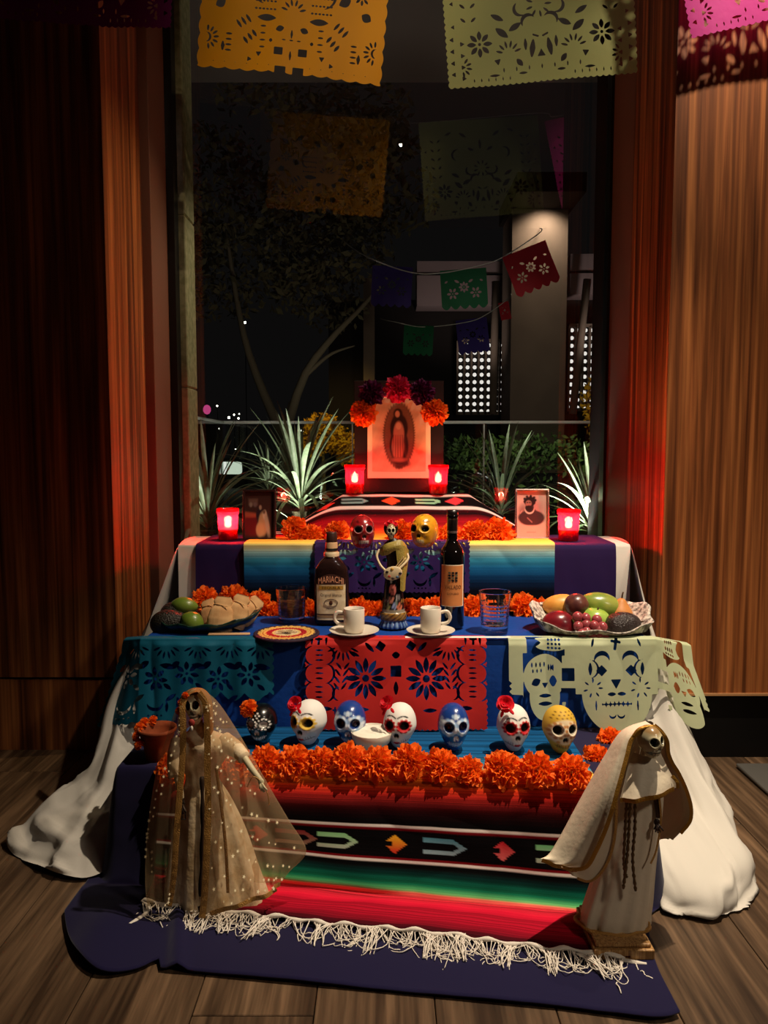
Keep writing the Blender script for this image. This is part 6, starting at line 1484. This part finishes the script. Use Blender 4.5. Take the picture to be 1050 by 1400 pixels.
# ================================================================== CATRINA FIGURINE
c = atZ(538, 860, Z2); Y0 = c.y+.025; k = PX(1, Y0)      # k: one photograph pixel
cf = thing('catrina_figurine', 'painted skeleton lady figurine in flowered black dress holding a palette', 'figurine', (c.x, Y0, Z2))
def zz(py): return (860-py)*k
n = 60; th = np.arange(n)/n*2*pi
prof = [(860, 19), (857, 19.5), (852, 17), (850, 16.5), (848, 18), (840, 18.5), (838, 16), (834, 15.8), (815, 14), (800, 12.5), (788, 11.0), (780, 9.0)]
pr = cr(np.array(prof, float), 60); P = np.zeros((60, n, 3)); col = np.zeros((60, n, 3))
for i, (py, r) in enumerate(pr):
    rf = r*(1+(.05*np.sin(th*18) if py > 849 else 0)); P[i] = np.stack([rf*k*np.cos(th), rf*k*.85*np.sin(th), np.full(n, zz(py))], -1)
    cc = np.ones((n, 3))*lin((18, 14, 16))
    if py > 849.5: cc[:] = lin((36, 60, 120)); cc[(np.sin(th*18) > .3)] = lin((110, 140, 180))
    elif py > 838.5: cc[:] = lin((150, 110, 50)); cc[np.sin(th*14+py) > .4] = lin((90, 60, 30))
    elif py > 834: cc[:] = lin((150, 140, 120))
    col[i] = cc
a = np.arctan2(P[..., 0], -P[..., 1]); pyg = pr[:, 0][:, None]*np.ones(n)
for ca, cy, rr_, cc in ((-.1, 806, 6.5, (186, 100, 92)), (-.25, 819, 4, (190, 120, 100)), (.55, 816, 3.5, (196, 190, 190)), (-.8, 822, 3.5, (120, 80, 90)), (.1, 829, 4, (140, 150, 190)), (.65, 830, 4, (200, 110, 80)), (-.6, 830, 4, (110, 110, 60)), (-.3, 794, 2, (150, 150, 150)), (.3, 824, 2.5, (110, 120, 110)), (1.1, 822, 3, (170, 120, 60))):
    d = np.hypot((a-ca)*14, pyg-cy); m_ = d < rr_; col[m_] = lin(cc); m_ = d < rr_*.4; col[m_] = lin(tuple(np.array(cc)*.6))
MB().grid(P, cv=True, col=col, flip=False).build('dress', m_glaze, cf, vc=True)
MB().grid(cr(np.array([np.stack([r*k*np.cos(th), r*k*.72*np.sin(th), np.full(n, zz(py))], -1) for py, r in ((782, 9.5), (770, 9), (760, 10.5), (750, 13), (744, 13), (740, 9), (736, 4))]), 24), cv=True).build('bodice', M('black_bodice', L(24, 16, 18), .35), cf)
m_shawl = M('olive_gold_shawl', L(150, 130, 60), .4, .4, bmp=(300, .5, .003))
def V2(px, py, dy): return Vector(((px-538)*k, dy*k, zz(py)))
P = patch([[tuple(V2(*q)) for q in r] for r in ([(518, 752, -2), (525, 744, -9), (537, 740, -9), (548, 738, -7), (556, 746, -1)], [(519, 757, -5), (527, 752, -12), (538, 746, -14), (549, 745, -11), (558, 757, -3)], [(522, 760, -7), (530, 758, -11), (540, 752, -13), (550, 752, -11), (558, 764, -4)])], 14, 24)
MB().grid(P).build('shawl', m_shawl, cf)
P = patch([[tuple(V2(*q)) for q in r] for r in ([(541, 746, -13), (551, 745, -10), (559, 752, -3)], [(543, 768, -13), (552, 768, -12), (558, 770, -4)], [(547, 790, -14), (552, 790, -13), (555, 790, -9)], [(547, 806, -15), (551, 808, -15), (554, 806, -11)])], 24, 12)
MB().grid(P).build('shawl_end', m_shawl, cf)
m_cbone = M('ivory_bone', L(206, 186, 150), .4)
def tb_(pts, r, name, mat): return MB().tube(crv([V2(*p) for p in pts], 12), r*k, 8).build(name, mat, cf)
tb_([(519, 752, -2), (515, 760, -6), (520, 772, -12), (528, 780, -15)], 1.7, 'arm', m_cbone); tb_([(556, 756, -3), (558, 764, -8), (548, 774, -15), (538, 782, -17)], 1.7, 'arm', m_cbone)
tb_([(555, 762, -12), (540, 778, -18), (533, 785, -18)], 1.0, 'brush', M('brush_wood', L(190, 160, 110), .5)); tb_([(552, 760, -13), (538, 777, -18)], .8, 'brush', M('brush_wood_b', L(160, 130, 90), .5))
pal = MB(); pal.ell(V2(537, 782, -19), (13*k, 2*k, 9.5*k), 24, 12, Matrix.Rotation(-.2, 4, 'Y')); pal.build('palette', m_cbone, cf)
for x, y, cc in ((529, 780, (40, 30, 30)), (532, 786, (160, 60, 50)), (537, 789, (60, 40, 40)), (543, 787, (60, 90, 120)), (547, 782, (50, 40, 40)), (536, 776, (200, 150, 60))):
    MB().ell(V2(x, y, -21), (2.2*k, .8*k, 1.9*k), 8, 6).build('paint_blob', M('paint', L(*cc), .4), cf)
o = obj('skull', doll_skull, cf, V2(534.5, 727, -5), (0, 0, .05)); o.scale = (13*k, 13*k, 22*k/1.55)
MB().tube([V2(535, 732, -2), V2(536, 742, -1)], 2.2*k, 8).build('neck', m_cbone, cf)
MB().ell(V2(534.5, 723, 2), (10*k, 8*k, 11*k), 18, 12).build('hair', M('black_hair', L(14, 10, 10), .4), cf)
for x, y in ((529, 717), (534, 714), (540, 717)): obj('hair_flower', rose_me, cf, V2(x, y, -3), aim(R(50), 0), 4*k)

# ================================================================== GREY FURNITURE BASE
g = atZ(1062, 1075, 0)
gb = thing('pedestal_base', 'grey metal pedestal foot standing on the floor at the edge of the room', 'furniture base', (g.x+.03, g.y, 0))
MB().bbox(-.085, .12, -.12, .12, .004, .014, .004, 2).build('foot_plate', M('grey_metal', L(110, 108, 104), .4, .5, .5), gb, smooth=False)
MB().lathe([(.03, .012), (.03, .70), (0, .70)], 20, (.08, 0, 0)).build('column', M('grey_metal_b', L(100, 98, 96), .4, .5, .5), gb)
